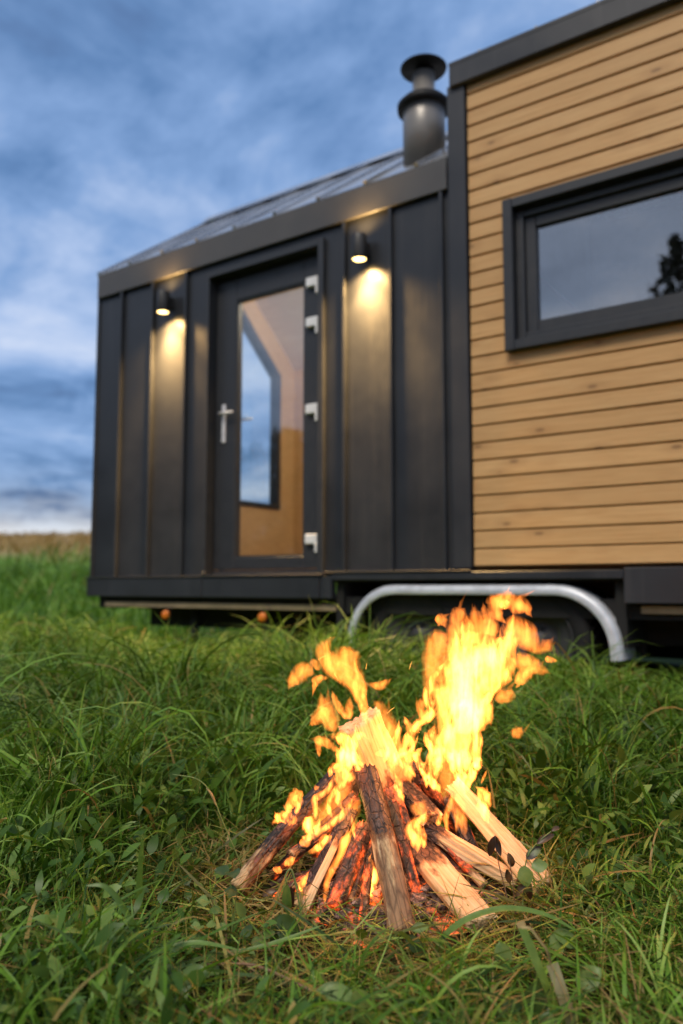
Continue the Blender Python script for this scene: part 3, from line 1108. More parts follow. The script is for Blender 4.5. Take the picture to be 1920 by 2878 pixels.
def make_blades(n, s0, s1, segs, wscale=1.0, lscale=1.0, half=0.75, clump=14, spread=0.035, field=False):
    nc = n // clump
    cx, cy = sector(nc, s0, s1, half)
    ca = rng.uniform(0, 2 * math.pi, nc)
    cl = rng.uniform(0.75, 1.25, nc)
    ct = rng.uniform(0, 1, nc)
    x = np.repeat(cx, clump) + rng.normal(0, spread, nc * clump)
    y = np.repeat(cy, clump) + rng.normal(0, spread, nc * clump)
    caz, cln, crn = np.repeat(ca, clump), np.repeat(cl, clump), np.repeat(ct, clump)
    r, d = fire_coords(x, y)
    keep = outside_house(x, y) & (np.hypot(r / 0.30, (d + 0.01) / 0.235) > 1.0 + rng.uniform(-0.16, 0.2, len(x)))
    keep &= (x * FWD.x + y * FWD.y) > s0 * 0.8
    keep &= rng.uniform(0, 1, len(x)) < trodden(x, y)
    if field:
        keep &= ~((x > -5.3) & (y > 3.9))
    x, y, caz, cln, crn = (a[keep] for a in (x, y, caz, cln, crn))
    k = len(x)
    H = height_map(x, y) * cln * rng.uniform(0.55, 1.25, k) * lscale
    s = x * FWD.x + y * FWD.y
    az = caz + rng.normal(0, 0.9, k)
    flat = rng.uniform(0, 1, k) < np.clip(0.66 - 0.34 * sstep(1.5, 2.6, s), 0, 1)
    tilt = np.where(flat, rng.uniform(0.6, 1.25, k), np.abs(rng.normal(0.18, 0.16, k)))
    bend = np.where(flat, rng.uniform(0.2, 0.9, k), rng.uniform(0.3, 1.4, k) + (1.3 + 0.7 * sstep(1.8, 2.6, s)) * rng.uniform(0, 1, k) ** 1.5)
    L = H * (1.0 + 0.32 * bend)
    W = (0.0022 + 0.0058 * rng.uniform(0, 1, k) ** 1.6) * wscale
    V, Q, T = ribbons(x, y, ground_z(x, y) - 0.01, L, W, az, tilt, bend, rng.normal(0, 0.7, k), segs, blade_prof)
    rn = np.clip(0.52 * rng.uniform(0, 1, k) + 0.28 * crn + 0.42 * vnoise(x, y, 2.1, 21) - 0.10, 0, 1)
    dr = np.clip(dryness(x, y) * rng.uniform(0.3, 1.3, k), 0, 1)
    dr = np.maximum(dr, (rng.uniform(0, 1, k) < 0.035) * rng.uniform(0.5, 1, k))
    if field:
        dr = np.maximum(dr, sstep(18, 29, s + rng.normal(0, 3, k)) * 0.95)
    nv = 2 * (segs + 1)
    return V, Q, {'rnd': np.repeat(rn, nv), 'along': T, 'dry': np.repeat(dr, nv)}


def lying(n, s0, s1):
    """long blades pressed down, criss-crossing over the soil"""
    x, y = sector(n, s0, s1)
    r, d = fire_coords(x, y)
    keep = (np.hypot(r / 0.30, (d + 0.02) / 0.24) > 1.0) & (rng.uniform(0, 1, n) < 0.35 + 0.65 * trodden(x, y))
    x, y = x[keep], y[keep]
    k = len(x)
    L = rng.uniform(0.06, 0.24, k)
    V, Q, T = ribbons(x, y, ground_z(x, y) + 0.004, L, 0.0018 + 0.0055 * rng.uniform(0, 1, k) ** 2, rng.uniform(0, 6.28, k),
                      rng.uniform(0.9, 1.45, k), rng.uniform(0.05, 0.75, k), rng.normal(0, 0.9, k), 7, blade_prof)
    rn = np.clip(rng.uniform(0, 1, k) ** 1.5 * 0.8 + 0.25 * (vnoise(x, y, 6, 4) - 0.5), 0, 1)  # tones skewed dark, putting the foreground's dimmer light into the colour
    dr = np.maximum(np.clip(dryness(x, y) * rng.uniform(0.3, 1.2, k), 0, 1), (rng.uniform(0, 1, k) < 0.09) * rng.uniform(0.4, 1, k))
    return V, Q, {'rnd': np.repeat(rn, 16), 'along': T, 'dry': np.repeat(dr, 16)}


GRASS = m_grass('meadow_grass', [(0.0, (0.014, 0.046, 0.005)), (0.32, (0.048, 0.130, 0.010)), (0.66, (0.135, 0.280, 0.022)), (1.0, (0.31, 0.46, 0.10))], 0.22)
parts = [make_blades(9000, 0.62, 1.95, 8, 1.05),
         make_blades(31000, 1.85, 3.6, 8, 1.30),
         make_blades(38000, 3.5, 6.2, 6, 1.5),
         make_blades(26000, 6.0, 16.0, 4, 3.2, 1.0, 0.62, 10, 0.1, True),
         make_blades(26000, 15.0, 62.0, 3, 9.0, 1.1, 0.62, 8, 0.3, True),
         lying(8500, 0.65, 2.1)]
V, Q, A = merge(parts)
go = mesh_np('meadow_grass', V, Q, GRASS, False, A)
tag(go, 'long lush green grass covering the meadow around the fire', 'grass', kind='stuff')

# fine upright stems and dry litter
def stems(n, s0, s1):
    x, y = sector(n, s0, s1)
    r, d = fire_coords(x, y)
    keep = outside_house(x, y) & (np.hypot(r / 0.32, (d + 0.02) / 0.26) > 1.0)
    x, y = x[keep], y[keep]
    k = len(x)
    L = height_map(x, y) * rng.uniform(0.7, 1.5, k)
    V, Q, T = ribbons(x, y, ground_z(x, y) - 0.01, L, rng.uniform(0.0012, 0.0022, k), rng.uniform(0, 6.28, k),
                      np.abs(rng.normal(0.1, 0.2, k)), rng.uniform(0, 0.6, k), rng.normal(0, 1, k), 5, lambda t: 1 - 0.5 * t)
    return V, Q, {'rnd': np.repeat(rng.uniform(0.4, 1, k), 12), 'along': T, 'dry': np.repeat((rng.uniform(0, 1, k) < 0.5) * rng.uniform(0.4, 0.9, k), 12)}


def litter(n, s0, s1):
    x, y = sector(n, s0, s1)
    r, d = fire_coords(x, y)
    keep = outside_house(x, y) & (np.hypot(r / 0.2, d / 0.16) > 1.0)
    x, y = x[keep], y[keep]
    k = len(x)
    V, Q, T = ribbons(x, y, ground_z(x, y) + rng.uniform(0.0, 0.035, k), rng.uniform(0.03, 0.13, k), rng.uniform(0.0012, 0.0038, k), rng.uniform(0, 6.28, k),
                      rng.uniform(1.1, 1.6, k), rng.uniform(-0.3, 0.5, k), rng.normal(0, 1, k), 4, blade_prof)
    return V, Q, {'rnd': np.repeat(rng.uniform(0, 1, k), 10), 'along': T, 'dry': np.repeat((rng.uniform(0, 1, k) < 0.55) * rng.uniform(0.3, 1, k), 10)}


V, Q, A = merge([stems(2600, 0.7, 2.6), stems(1400, 2.6, 5.5), litter(12000, 0.7, 2.5)])
tag(mesh_np('dry_stems', V, Q, GRASS, False, A), 'thin straw coloured stems and dead litter among the green grass', 'dry grass', kind='stuff')


# small broad leaves scattered through the sward
def leafage(n, s0, s1, scale, dens):
    x, y = sector(n, s0, s1)
    r, d = fire_coords(x, y)
    keep = outside_house(x, y) & (np.hypot(r / 0.36, (d + 0.02) / 0.29) > 1.0) & (vnoise(x, y, 2.6, 31) + rng.normal(0, 0.12, n) > dens) & (rng.uniform(0, 1, n) < trodden(x, y))
    x, y = x[keep], y[keep]
    k = len(x)
    L = (0.45 + 0.75 * rng.uniform(0, 1, k)) * height_map(x, y) + 0.025
    L = np.minimum(L, 0.26)
    W = rng.uniform(0.011, 0.024, k) * scale
    V, Q, T = ribbons(x, y, ground_z(x, y), L, W, rng.uniform(0, 6.28, k), rng.uniform(0.0, 0.5, k), rng.uniform(0.9, 1.7, k),
                      rng.normal(0, 0.5, k), 11, leaf_prof, 2.2)
    return V, Q, {'rnd': np.repeat(rng.uniform(0, 1, k), 24), 'along': T * 0.5, 'dry': np.repeat((rng.uniform(0, 1, k) < 0.015) * 0.7, 24)}


WEED = m_grass('weed_leaves', [(0.0, (0.032, 0.080, 0.010)), (0.65, (0.085, 0.170, 0.024)), (1.0, (0.19, 0.29, 0.065))], 0.25, 0.36)
V, Q, A = merge([leafage(4000, 0.75, 2.2, 1.0, 0.46), leafage(9000, 2.1, 4.0, 1.5, 0.40), leafage(5000, 3.9, 6.0, 1.8, 0.45)])
tag(mesh_np('ground_cover', V, Q, WEED, True, A), 'small round weed leaves growing low among the grass', 'ground cover', kind='stuff')

# --------------------------------------------------------------------------
# fire wood
# --------------------------------------------------------------------------
SECT = {
    'round': [(math.cos(2 * math.pi * k / 14), math.sin(2 * math.pi * k / 14)) for k in range(14)],
    'half': [(-1.0, -0.35), (1.0, -0.45), (0.95, 0.1), (0.55, 0.62), (0.0, 0.8), (-0.6, 0.6), (-0.98, 0.1)],
    'wedge': [(-1.0, -0.30), (0.15, -0.75), (1.0, -0.12), (0.55, 0.5), (0.0, 0.75), (-0.7, 0.35)],
    'plank': [(-1.0, -0.40), (1.0, -0.50), (1.0, 0.40), (-0.9, 0.50)],
}


def make_log(label, kind, bot, top, wb, wt, roll, col, seed, bend=0.0, rough=0.06, group=None):
    rr = random.Random(seed)
    a, b = fire_at(*bot), fire_at(*top)
    ax = b - a
    Ln = ax.length
    zx = ax.normalized()
    xx = (RGT - zx * RGT.dot(zx)).normalized()
    yx = zx.cross(xx)
    R = Matrix((xx, yx, zx)).transposed() @ Matrix.Rotation(rad(roll), 3, 'Z')
    base = SECT[kind]
    # walk the outline at even steps
    M = 48
    seg = [(Vector(base[i]), Vector(base[(i + 1) % len(base)])) for i in range(len(base))]
    tot = sum((q - p).length for p, q in seg)
    ring = []
    for k in range(M):
        s = tot * k / M
        for p, q in seg:
            l = (q - p).length
            if s <= l:
                ring.append(p.lerp(q, s / l))
                break
            s -= l
    ring = [(ring[k - 1] * 0.2 + ring[k] * 0.6 + ring[(k + 1) % M] * 0.2) for k in range(M)]
    fib = [rr.gauss(0, rough) for _ in range(M)]
    N = 30
    V, F, T, AR = [], [], [], []
    for i in range(N + 1):
        t = i / N
        w = (wb * (1 - t) + wt * t) / 2
        ox = bend * math.sin(math.pi * t) * Ln
        for k in range(M):
            p = ring[k]
            q = mnoise.noise(Vector((p.x * 1.3 + seed, p.y * 1.3, t * Ln * 16)))
            q2 = mnoise.noise(Vector((p.x * 4 + seed, p.y * 4, t * Ln * 60)))
            g = 1 + fib[k] * (0.6 + 0.4 * math.sin(t * 5 + k)) + 0.10 * q + 0.05 * q2
            e = 0.0
            if i in (0, N):
                e = rr.uniform(-0.003, 0.003) + 0.003 * math.sin(k * 1.7 + seed)
            V.append((p.x * w * g + ox, p.y * w * g, t * Ln + e))
            T.append(t)
            AR.append(k / M)
    for i in range(N):
        for k in range(M):
            k2 = (k + 1) % M
            F.append((i * M + k, i * M + k2, (i + 1) * M + k2, (i + 1) * M + k))
    for i, t in ((0, 0.0), (N, 1.0)):
        row = list(range(i * M, i * M + M))
        # two inner rings give the sawn or broken end some relief
        prev = row
        for sc in (0.62, 0.28):
            cur = []
            for k in range(M):
                v = V[row[k]]
                cur.append(len(V))
                V.append((v[0] * sc, v[1] * sc, t * Ln + rr.uniform(-0.002, 0.002)))
                T.append(t)
                AR.append(k / M)
            for k in range(M):
                k2 = (k + 1) % M
                q = (prev[k], prev[k2], cur[k2], cur[k])
                F.append(q[::-1] if i == 0 else q)
            prev = cur
        F.append(tuple(prev)[::-1] if i == 0 else tuple(prev))
    mb = MB()
    mb.add(V, F, True)
    mb.att = {'along': T, 'around': AR}
    o = mb.build('log', LOG)
    o.matrix_world = Matrix.Translation(a) @ R.to_4x4()
    WLOC[o] = a
    o.color = (*col, 1)
    me = o.data
    sharp = len(me.polygons) - 2 * (2 * M + 1)
    for p in me.polygons:
        if p.index >= sharp:
            p.use_smooth = False
    tag(o, label, 'log', group or 'logs of the camp fire')
    return o


# colour: char start, bark, glow
make_log('charred round log standing at the front of the fire with a pale wood tip', 'round',
         (0.014, -0.268, 0.012), (-0.047, 0.0, 0.252), 0.054, 0.050, 20, (0.52, 0.52, 0.0), 3, 0.015)
make_log('long grey ashy log leaning in from the left edge of the fire', 'round',
         (-0.322, -0.058, 0.02), (-0.110, 0.09, 0.226), 0.038, 0.038, 0, (0.22, 0.45, 0.05), 5, -0.02, 0.08)
make_log('narrow charred log standing left of the front log', 'wedge',
         (-0.180, -0.130, 0.012), (-0.080, 0.005, 0.166), 0.040, 0.034, -18, (0.06, 0.3, 0.0), 8)
make_log('thin pale splinter leaning on the narrow charred log', 'plank',
         (-0.178, -0.155, 0.014), (-0.092, -0.022, 0.150), 0.017, 0.014, 10, (0.80, 0.0, 0.0), 9)
make_log('thin black charred stick lying across flames at the left', 'round',
         (-0.210, -0.05, 0.088), (-0.098, 0.03, 0.152), 0.024, 0.022, 0, (0.0, 0.5, 0.35), 12, 0.03, 0.1)
make_log('wide pale split log at the front right with a charred upper end', 'half',
         (0.168, -0.222, 0.016), (0.058, 0.0, 0.092), 0.066, 0.062, 8, (0.72, 0.0, 0.0), 17)
make_log('pale split log lying to the right with dark burnt bark along its top', 'wedge',
         (0.276, -0.020, 0.022), (0.080, 0.02, 0.128), 0.044, 0.046, 15, (0.78, 0.05, 0.0), 21)
make_log('longest pale split log leaning in from the far right', 'half',
         (0.330, -0.045, 0.018), (0.158, 0.10, 0.200), 0.062, 0.042, -10, (1.12, 0.0, 0.0), 27)
make_log('black charred log behind the pale logs at the right', 'wedge',
         (0.210, 0.045, 0.030), (0.150, 0.12, 0.165), 0.046, 0.042, 30, (0.0, 0.3, 0.1), 33)
make_log('short burnt block with a broken end facing out below the flames', 'plank',
         (0.098, 0.005, 0.148), (0.020, 0.12, 0.215), 0.060, 0.060, 28, (-0.3, 0.2, 0.12), 41)
make_log('thick pale square cut block at the top of the pile', 'plank',
         (-0.060, 0.050, 0.356), (0.058, 0.125, 0.06), 0.102, 0.106, -28, (0.50, 0.0, 0.1), 47)
make_log('brown charred log with a red glowing edge left of the front log', 'round',
         (-0.118, -0.165, 0.02), (-0.050, -0.03, 0.140), 0.040, 0.040, 0, (-0.1, 0.55, 0.28), 52)
make_log('short cracked charcoal log close behind the front log', 'round',
         (-0.088, -0.135, 0.02), (-0.040, -0.02, 0.120), 0.042, 0.042, 60, (-0.1, 0.5, 0.2), 57)
make_log('burnt brown log under the pale split logs at the right', 'round',
         (0.160, 0.000, 0.025), (0.075, 0.02, 0.090), 0.046, 0.046, 0, (0.1, 0.6, 0.05), 63)
make_log('small pale wood chip in the grass beside the right logs', 'plank',
         (0.192, -0.055, 0.014), (0.160, -0.045, 0.016), 0.018, 0.018, 30, (2.0, 0.0, 0.0), 69)
make_log('blackened log in the middle of the pile behind the front log', 'half',
         (0.060, -0.03, 0.04), (-0.004, 0.03, 0.205), 0.060, 0.056, 10, (-0.4, 0.3, 0.25), 74)
make_log('dark burning log at the back of the fire under the left flames', 'half',
         (-0.14, 0.12, 0.03), (-0.075, 0.07, 0.240), 0.060, 0.054, 0, (-0.4, 0.3, 0.15), 79)
make_log('dark burning log hidden behind the tall flames', 'half',
         (0.10, 0.17, 0.03), (0.06, 0.10, 0.240), 0.060, 0.056, 0, (-0.4, 0.3, 0.15), 83)

make_log('thin burnt stick leaning steeply right of the front log', 'wedge',
         (0.058, -0.120, 0.02), (0.010, 0.00, 0.190), 0.024, 0.022, 0, (-0.2, 0.3, 0.3), 91)
make_log('thin burnt stick among the embers at the front left', 'wedge',
         (-0.060, -0.195, 0.012), (-0.035, -0.03, 0.120), 0.022, 0.020, 30, (-0.2, 0.3, 0.3), 92)
make_log('short ashy stick lying low at the left of the embers', 'round',
         (-0.235, -0.085, 0.012), (-0.110, -0.02, 0.075), 0.024, 0.026, 0, (0.1, 0.5, 0.35), 93)
make_log('dark stick crossing behind the narrow charred log', 'wedge',
         (-0.255, 0.02, 0.02), (-0.070, 0.04, 0.190), 0.028, 0.026, 0, (0.0, 0.4, 0.25), 94)
make_log('charred split stick between the two pale logs at the right', 'wedge',
         (0.205, -0.03, 0.02), (0.070, 0.03, 0.150), 0.028, 0.028, 40, (0.25, 0.2, 0.15), 95)
make_log('burnt stick standing behind the longest pale log', 'wedge',
         (0.215, 0.16, 0.02), (0.090, 0.09, 0.215), 0.034, 0.030, 0, (-0.2, 0.3, 0.2), 96)

# ember bed: charcoal and ash crumbs heaped under the wood
mb = MB()
re_ = random.Random(4)
def crumb(c, s, flat=0.7):
    n, m_ = 7, 5
    v, f = [], []
    ph = re_.uniform(0, 50)
    ex = Vector((re_.uniform(0.7, 1.5), re_.uniform(0.6, 1.0), re_.uniform(0.5, 0.9) * flat))
    q = Matrix.Rotation(re_.uniform(0, 6.28), 3, 'Z') @ Matrix.Rotation(re_.uniform(-0.6, 0.6), 3, 'X')
    for i in range(m_):
        th = math.pi * (i + 0.5) / m_
        for k in range(n):
            a = 2 * math.pi * k / n
            p = Vector((math.sin(th) * math.cos(a), math.sin(th) * math.sin(a), math.cos(th)))
            g = 1 + 0.55 * mnoise.noise(p * 1.7 + Vector((ph, 0, 0)))
            p = Vector((p.x * ex.x, p.y * ex.y, p.z * ex.z)) * s * g
            v.append(Vector(c) + q @ p)
    for i in range(m_ - 1):
        for k in range(n):
            k2 = (k + 1) % n
            f.append((i * n + k, (i + 1) * n + k, (i + 1) * n + k2, i * n + k2))
    f += [tuple(range(n)), tuple((m_ - 1) * n + k for k in range(n))[::-1]]
    mb.add(v, f, False)
for k in range(430):
    a = re_.uniform(0, 6.283)
    q = math.sqrt(re_.random())
    r, d = 0.20 * q * math.cos(a) - 0.005, 0.19 * q * math.sin(a) - 0.03
    hgt = 0.075 * max(0, 1 - q) ** 0.8
    crumb(fire_at(r, d, re_.uniform(0.0, 0.01) + hgt * re_.uniform(0.5, 1.0)), re_.uniform(0.006, 0.017))
for k in range(60):
    r, d = re_.gauss(-0.03, 0.05), re_.gauss(-0.19, 0.025)
    crumb(fire_at(r, d, 0.006), re_.uniform(0.004, 0.013))
V2, F2 = [], []
for i in range(9):
    for k in range(40):
        a = 2 * math.pi * k / 40
        q = i / 8 * (1 + 0.14 * math.sin(3 * a) + 0.08 * math.sin(7 * a + 1))
        p = fire_at(0.235 * q * math.cos(a), 0.215 * q * math.sin(a) - 0.02, 0.004 + 0.055 * max(0, 1 - q * 1.25) - 0.012 * (i == 8))
        V2.append(p)
for i in range(8):
    for k in range(40):
        k2 = (k + 1) % 40
        F2.append((i * 40 + k, (i + 1) * 40 + k, (i + 1) * 40 + k2, i * 40 + k2))
mb.add(V2, F2, True)
eb = mb.build('ember_bed', EMBER)
tag(eb, 'bed of glowing embers, charcoal and pinkish ash under the logs', 'embers', kind='stuff')

# --------------------------------------------------------------------------
# flames: (brightness, [[(right, back, up, half width), ...], ...]) round the fire's centre, metres
# --------------------------------------------------------------------------
FLAMES = [
(1.3,[[(-0.055,0.03,0.3803,0.0084),(-0.0653,0.03,0.4148,0.0116),(-0.0818,0.03,0.4453,0.0158),(-0.1066,0.03,0.4678,0.02),(-0.1315,0.03,0.4903,0.02),(-0.1409,0.03,0.5149,0.0158),(-0.1316,0.03,0.5354,0.0126),(-0.1108,0.03,0.5488,0.0032)]]),
(1.0,[[(-0.0467,0.03,0.4047,0.0042),(-0.0549,0.03,0.4351,0.0116),(-0.0714,0.03,0.4657,0.0179),(-0.0879,0.03,0.4944,0.0263),(-0.0859,0.03,0.5128,0.0242),(-0.0817,0.03,0.5251,0.0126)]]),
(0.9,[[(-0.0385,0.03,0.3803,0.0011),(-0.0488,0.03,0.4047,0.0053),(-0.0508,0.03,0.429,0.0063),(-0.0611,0.03,0.4555,0.0063),(-0.0714,0.03,0.4862,0.0053),(-0.0651,0.03,0.5169,0.0013)]]),
(1.0,[[(-0.1605,0.03,0.4616,0.0042),(-0.1833,0.03,0.4678,0.0179),(-0.2039,0.03,0.4555,0.0158),(-0.2163,0.03,0.4392,0.0084),(-0.224,0.03,0.4229,0.0013)]]),
(1.1,[[(-0.1284,0.03,0.4531,0.0016),(-0.146,0.03,0.4525,0.0074),(-0.1584,0.03,0.4474,0.0089),(-0.1635,0.03,0.429,0.0042),(-0.1706,0.03,0.4026,0.0008)]]),
(0.8,[[(-0.1501,0.03,0.4698,0.0053),(-0.1647,0.03,0.4882,0.0074),(-0.1699,0.03,0.4985,0.0011)]]),
(0.9,[[(-0.0507,0.03,0.4433,0.0013),(-0.0301,0.03,0.4372,0.0058),(-0.0135,0.03,0.4362,0.0095),(0.001,0.03,0.4433,0.0068),(0.0176,0.03,0.4555,0.0008)]]),
(0.9,[[(-0.1147,0.0184,0.3339,0.0104),(-0.1292,0.0266,0.3647,0.0199),(-0.1417,0.03,0.3945,0.0147),(-0.15,0.03,0.425,0.0032)]]),
(0.9,[[(-0.1293,0.03,0.3844,0.0116),(-0.1539,0.0271,0.3666,0.0147),(-0.1661,0.0235,0.3531,0.0073),(-0.168,0.0212,0.3445,0.0016)]]),
(1.1,[[(-0.086,0.0256,0.3608,0.0063),(-0.1045,0.03,0.3844,0.0074),(-0.1169,0.03,0.4067,0.0063),(-0.1242,0.03,0.429,0.0013)]]),
(0.8,[[(-0.0829,0.0256,0.3608,0.0073),(-0.0839,0.03,0.3905,0.0079),(-0.0818,0.03,0.4148,0.0013)]]),
(1.3,[[(-0.1085,0.0072,0.2923,0.0052),(-0.1289,0.0118,0.3092,0.0083),(-0.1514,0.0138,0.3168,0.0094),(-0.1749,0.0151,0.3215,0.0021)]]),
(1.0,[[(-0.1554,0.0138,0.3168,0.0063),(-0.1522,0.0087,0.2979,0.0057),(-0.151,0.0041,0.281,0.0026)]]),
(2.0,[[(-0.1341,0.0169,0.3282,0.0042),(-0.1147,0.0159,0.3244,0.0104),(-0.0943,0.0143,0.3187,0.0104),(-0.0852,0.0087,0.2979,0.0125),(-0.0863,0.0,0.2661,0.0124),(-0.0904,-0.0103,0.243,0.0082)]]),
(1.6,[[(-0.0622,-0.0031,0.259,0.0041),(-0.0761,0.0062,0.2885,0.0052),(-0.0698,0.0143,0.3187,0.0073),(-0.0514,0.0169,0.3282,0.0052),(-0.0333,0.0118,0.3092,0.0026)]]),
(1.5,[[(-0.05,0.0,0.2661,0.0041),(-0.0701,0.0026,0.2754,0.0062),(-0.0761,0.0087,0.2979,0.0052),(-0.079,0.0164,0.3263,0.0042)]]),
(1.2,[[(-0.0295,0.0062,0.2885,0.0031),(-0.0112,0.0067,0.2904,0.0073),(0.007,0.0067,0.2904,0.0062),(0.0175,0.0102,0.3036,0.0031)]]),
(0.7,[[(0.0178,0.0143,0.3187,0.0167),(0.0003,0.0256,0.3608,0.0147),(-0.0158,0.03,0.3884,0.0116),(-0.0343,0.03,0.4067,0.0016)]]),
(0.8,[[(-0.0103,0.0199,0.3397,0.0042),(-0.0163,0.022,0.3473,0.0063),(-0.0204,0.0233,0.3522,0.001)]]),
(3.2,[[(0.1583,0.0434,0.3493,0.0357),(0.1553,0.05,0.4057,0.0359),(0.1678,0.05,0.4636,0.0394),(0.1779,0.05,0.5102,0.0335),(0.1844,0.05,0.5523,0.0239),(0.1896,0.05,0.5852,0.0096),(0.193,0.05,0.6063,0.0012)]]),
(3.2,[[(0.1641,0.0376,0.3275,0.0392),(0.195,0.05,0.3896,0.0323),(0.2335,0.05,0.4451,0.0323),(0.2649,0.05,0.4892,0.0382),(0.2796,0.05,0.5195,0.0311),(0.2756,0.05,0.557,0.0143),(0.2786,0.05,0.5899,0.0036)]]),
(3.0,[[(0.1692,0.0169,0.2546,0.0305),(0.174,0.0405,0.3383,0.0333),(0.186,0.05,0.4219,0.0335),(0.2153,0.05,0.4869,0.0394),(0.2299,0.05,0.5149,0.0311),(0.2446,0.05,0.5406,0.0072)]]),
(2.5,[[(0.1418,0.0169,0.2546,0.0305),(0.1491,0.0319,0.3058,0.0308),(0.1635,0.0463,0.3603,0.0394),(0.186,0.05,0.4173,0.0359)]]),
(0.9,[[(0.0939,0.05,0.3827,0.0072),(0.1015,0.05,0.4288,0.0143),(0.1114,0.05,0.4822,0.0227),(0.1189,0.05,0.5195,0.0287),(0.131,0.05,0.5429,0.0263),(0.1477,0.05,0.5535,0.0048)]]),
(1.0,[[(0.1544,0.05,0.5195,0.0143),(0.1621,0.05,0.564,0.0155),(0.1743,0.05,0.5946,0.0179),(0.1865,0.05,0.6122,0.0096)]]),
(1.5,[[(0.2831,0.05,0.5734,0.0048),(0.2575,0.05,0.6016,0.0143),(0.2603,0.05,0.6229,0.0167),(0.2794,0.05,0.6311,0.0167),(0.3077,0.05,0.6205,0.0167),(0.3288,0.05,0.6063,0.0143),(0.3438,0.05,0.5863,0.0036)]]),
(1.5,[[(0.2672,0.05,0.6111,0.0048),(0.2792,0.05,0.6205,0.0096),(0.2912,0.05,0.6252,0.0048)]]),
(1.0,[[(0.2253,0.05,0.5195,0.0335),(0.2259,0.05,0.557,0.0299),(0.2122,0.05,0.5899,0.0179),(0.208,0.05,0.6229,0.0036)]]),
(0.8,[[(0.2446,0.05,0.5453,0.0191),(0.2453,0.05,0.5804,0.0143),(0.2315,0.05,0.6063,0.0072),(0.2271,0.05,0.6276,0.0014)]]),
(1.3,[[(0.2755,0.05,0.5499,0.0191),(0.3017,0.05,0.557,0.0287),(0.3321,0.05,0.5406,0.0263),(0.3553,0.05,0.5195,0.0131),(0.3791,0.05,0.5289,0.0143),(0.3914,0.05,0.5476,0.003)]]),
(1.1,[[(0.2956,0.05,0.4892,0.0191),(0.3285,0.05,0.4869,0.0167),(0.3588,0.05,0.4706,0.012),(0.3868,0.05,0.4585,0.0014)]]),
(1.4,[[(0.3448,0.05,0.4741,0.006),(0.3232,0.05,0.459,0.0131),(0.3087,0.05,0.4427,0.0108),(0.3038,0.05,0.4312,0.0024)]]),
(0.9,[[(0.2492,0.05,0.4011,0.0072),(0.2704,0.05,0.4092,0.0143),(0.2858,0.05,0.415,0.0131),(0.292,0.05,0.4288,0.0036)]]),
(0.8,[[(0.289,0.0394,0.334,0.0059),(0.2992,0.0385,0.3307,0.0131),(0.3118,0.0417,0.3427,0.0036)]]),
(0.9,[[(0.1137,0.05,0.584,0.0024),(0.128,0.05,0.584,0.0131),(0.1373,0.05,0.5757,0.0084),(0.1412,0.05,0.5617,0.0012)]]),
(0.9,[[(0.37,0.05,0.495,0.0072),(0.3853,0.05,0.4915,0.006),(0.4017,0.05,0.4892,0.001)]]),
(1.1,[[(0.2069,0.0417,0.3427,0.0071),(0.2244,0.0468,0.3625,0.0155),(0.2394,0.05,0.3827,0.0096),(0.2478,0.05,0.3919,0.0036)]]),
(1.0,[[(0.0862,0.0457,0.3581,0.006),(0.0799,0.05,0.3873,0.0096),(0.0813,0.05,0.408,0.003)]]),
(2.8,[[(0.1967,0.0169,0.2546,0.0094),(0.2058,0.0319,0.3058,0.0095),(0.2049,0.0434,0.3493,0.0071),(0.2184,0.05,0.3896,0.0096),(0.2471,0.05,0.4173,0.0084),(0.2809,0.05,0.4636,0.006)]]),
(1.8,[[(0.1967,0.0169,0.2546,0.0106),(0.2069,0.0216,0.2674,0.0071),(0.2137,0.0262,0.2844,0.0012)]]),
(2.6,[[(0.0665,0.0376,0.3275,0.0142),(0.0742,0.0434,0.3493,0.0083),(0.1055,0.0497,0.3735,0.0108),(0.0966,0.05,0.4127,0.0096),(0.1087,0.05,0.4474,0.0084),(0.1375,0.05,0.4869,0.0096)]]),
(2.6,[[(0.1029,0.0169,0.2546,0.0106),(0.1183,0.0273,0.2887,0.0118),(0.1407,0.0365,0.3231,0.0142),(0.1513,0.0434,0.3493,0.0143)]]),
(2.2,[[(0.0954,0.0285,0.293,0.0083),(0.0987,0.0353,0.3188,0.0107),(0.1091,0.0422,0.3449,0.0036)]]),
(1.0,[[(0.2903,0.05,0.4636,0.0143),(0.2664,0.05,0.4451,0.0143),(0.2426,0.05,0.4265,0.0143),(0.2187,0.05,0.4034,0.0072)]]),
(1.0,[[(0.199,0.0169,0.2546,0.007),(0.2081,0.0319,0.3058,0.0083),(0.2131,0.0434,0.3493,0.0048)]]),
(3.0,[[(0.17,-0.0361,0.2107,0.0021),(0.1582,-0.0222,0.241,0.0093),(0.1495,-0.0079,0.2759,0.0123),(0.1454,-0.0,0.3046,0.0145)]]),
(3.0,[[(0.1663,-0.0356,0.2119,0.0028),(0.1825,-0.0189,0.2483,0.01),(0.1987,-0.0079,0.2759,0.0072),(0.2079,-0.0046,0.2876,0.0012)]]),
(3.0,[[(0.1675,-0.0317,0.2203,0.0028),(0.168,-0.0144,0.2582,0.0129),(0.1708,-0.0,0.3046,0.0188)]]),
(2.6,[[(0.1185,-0.0356,0.2119,0.0021),(0.1006,-0.0256,0.2336,0.0093),(0.104,-0.0111,0.2657,0.0122),(0.1157,-0.0,0.3046,0.0145)]]),
(2.0,[[(0.1068,-0.0311,0.2215,0.0057),(0.091,-0.0244,0.2361,0.0057),(0.078,-0.0178,0.2508,0.005),(0.0671,-0.0156,0.2557,0.0011)]]),
(1.1,[[(0.1241,-0.07,0.1394,0.0028),(0.1221,-0.0567,0.167,0.0056),(0.1324,-0.0433,0.1952,0.0057),(0.1412,-0.0322,0.2191,0.0021)]]),
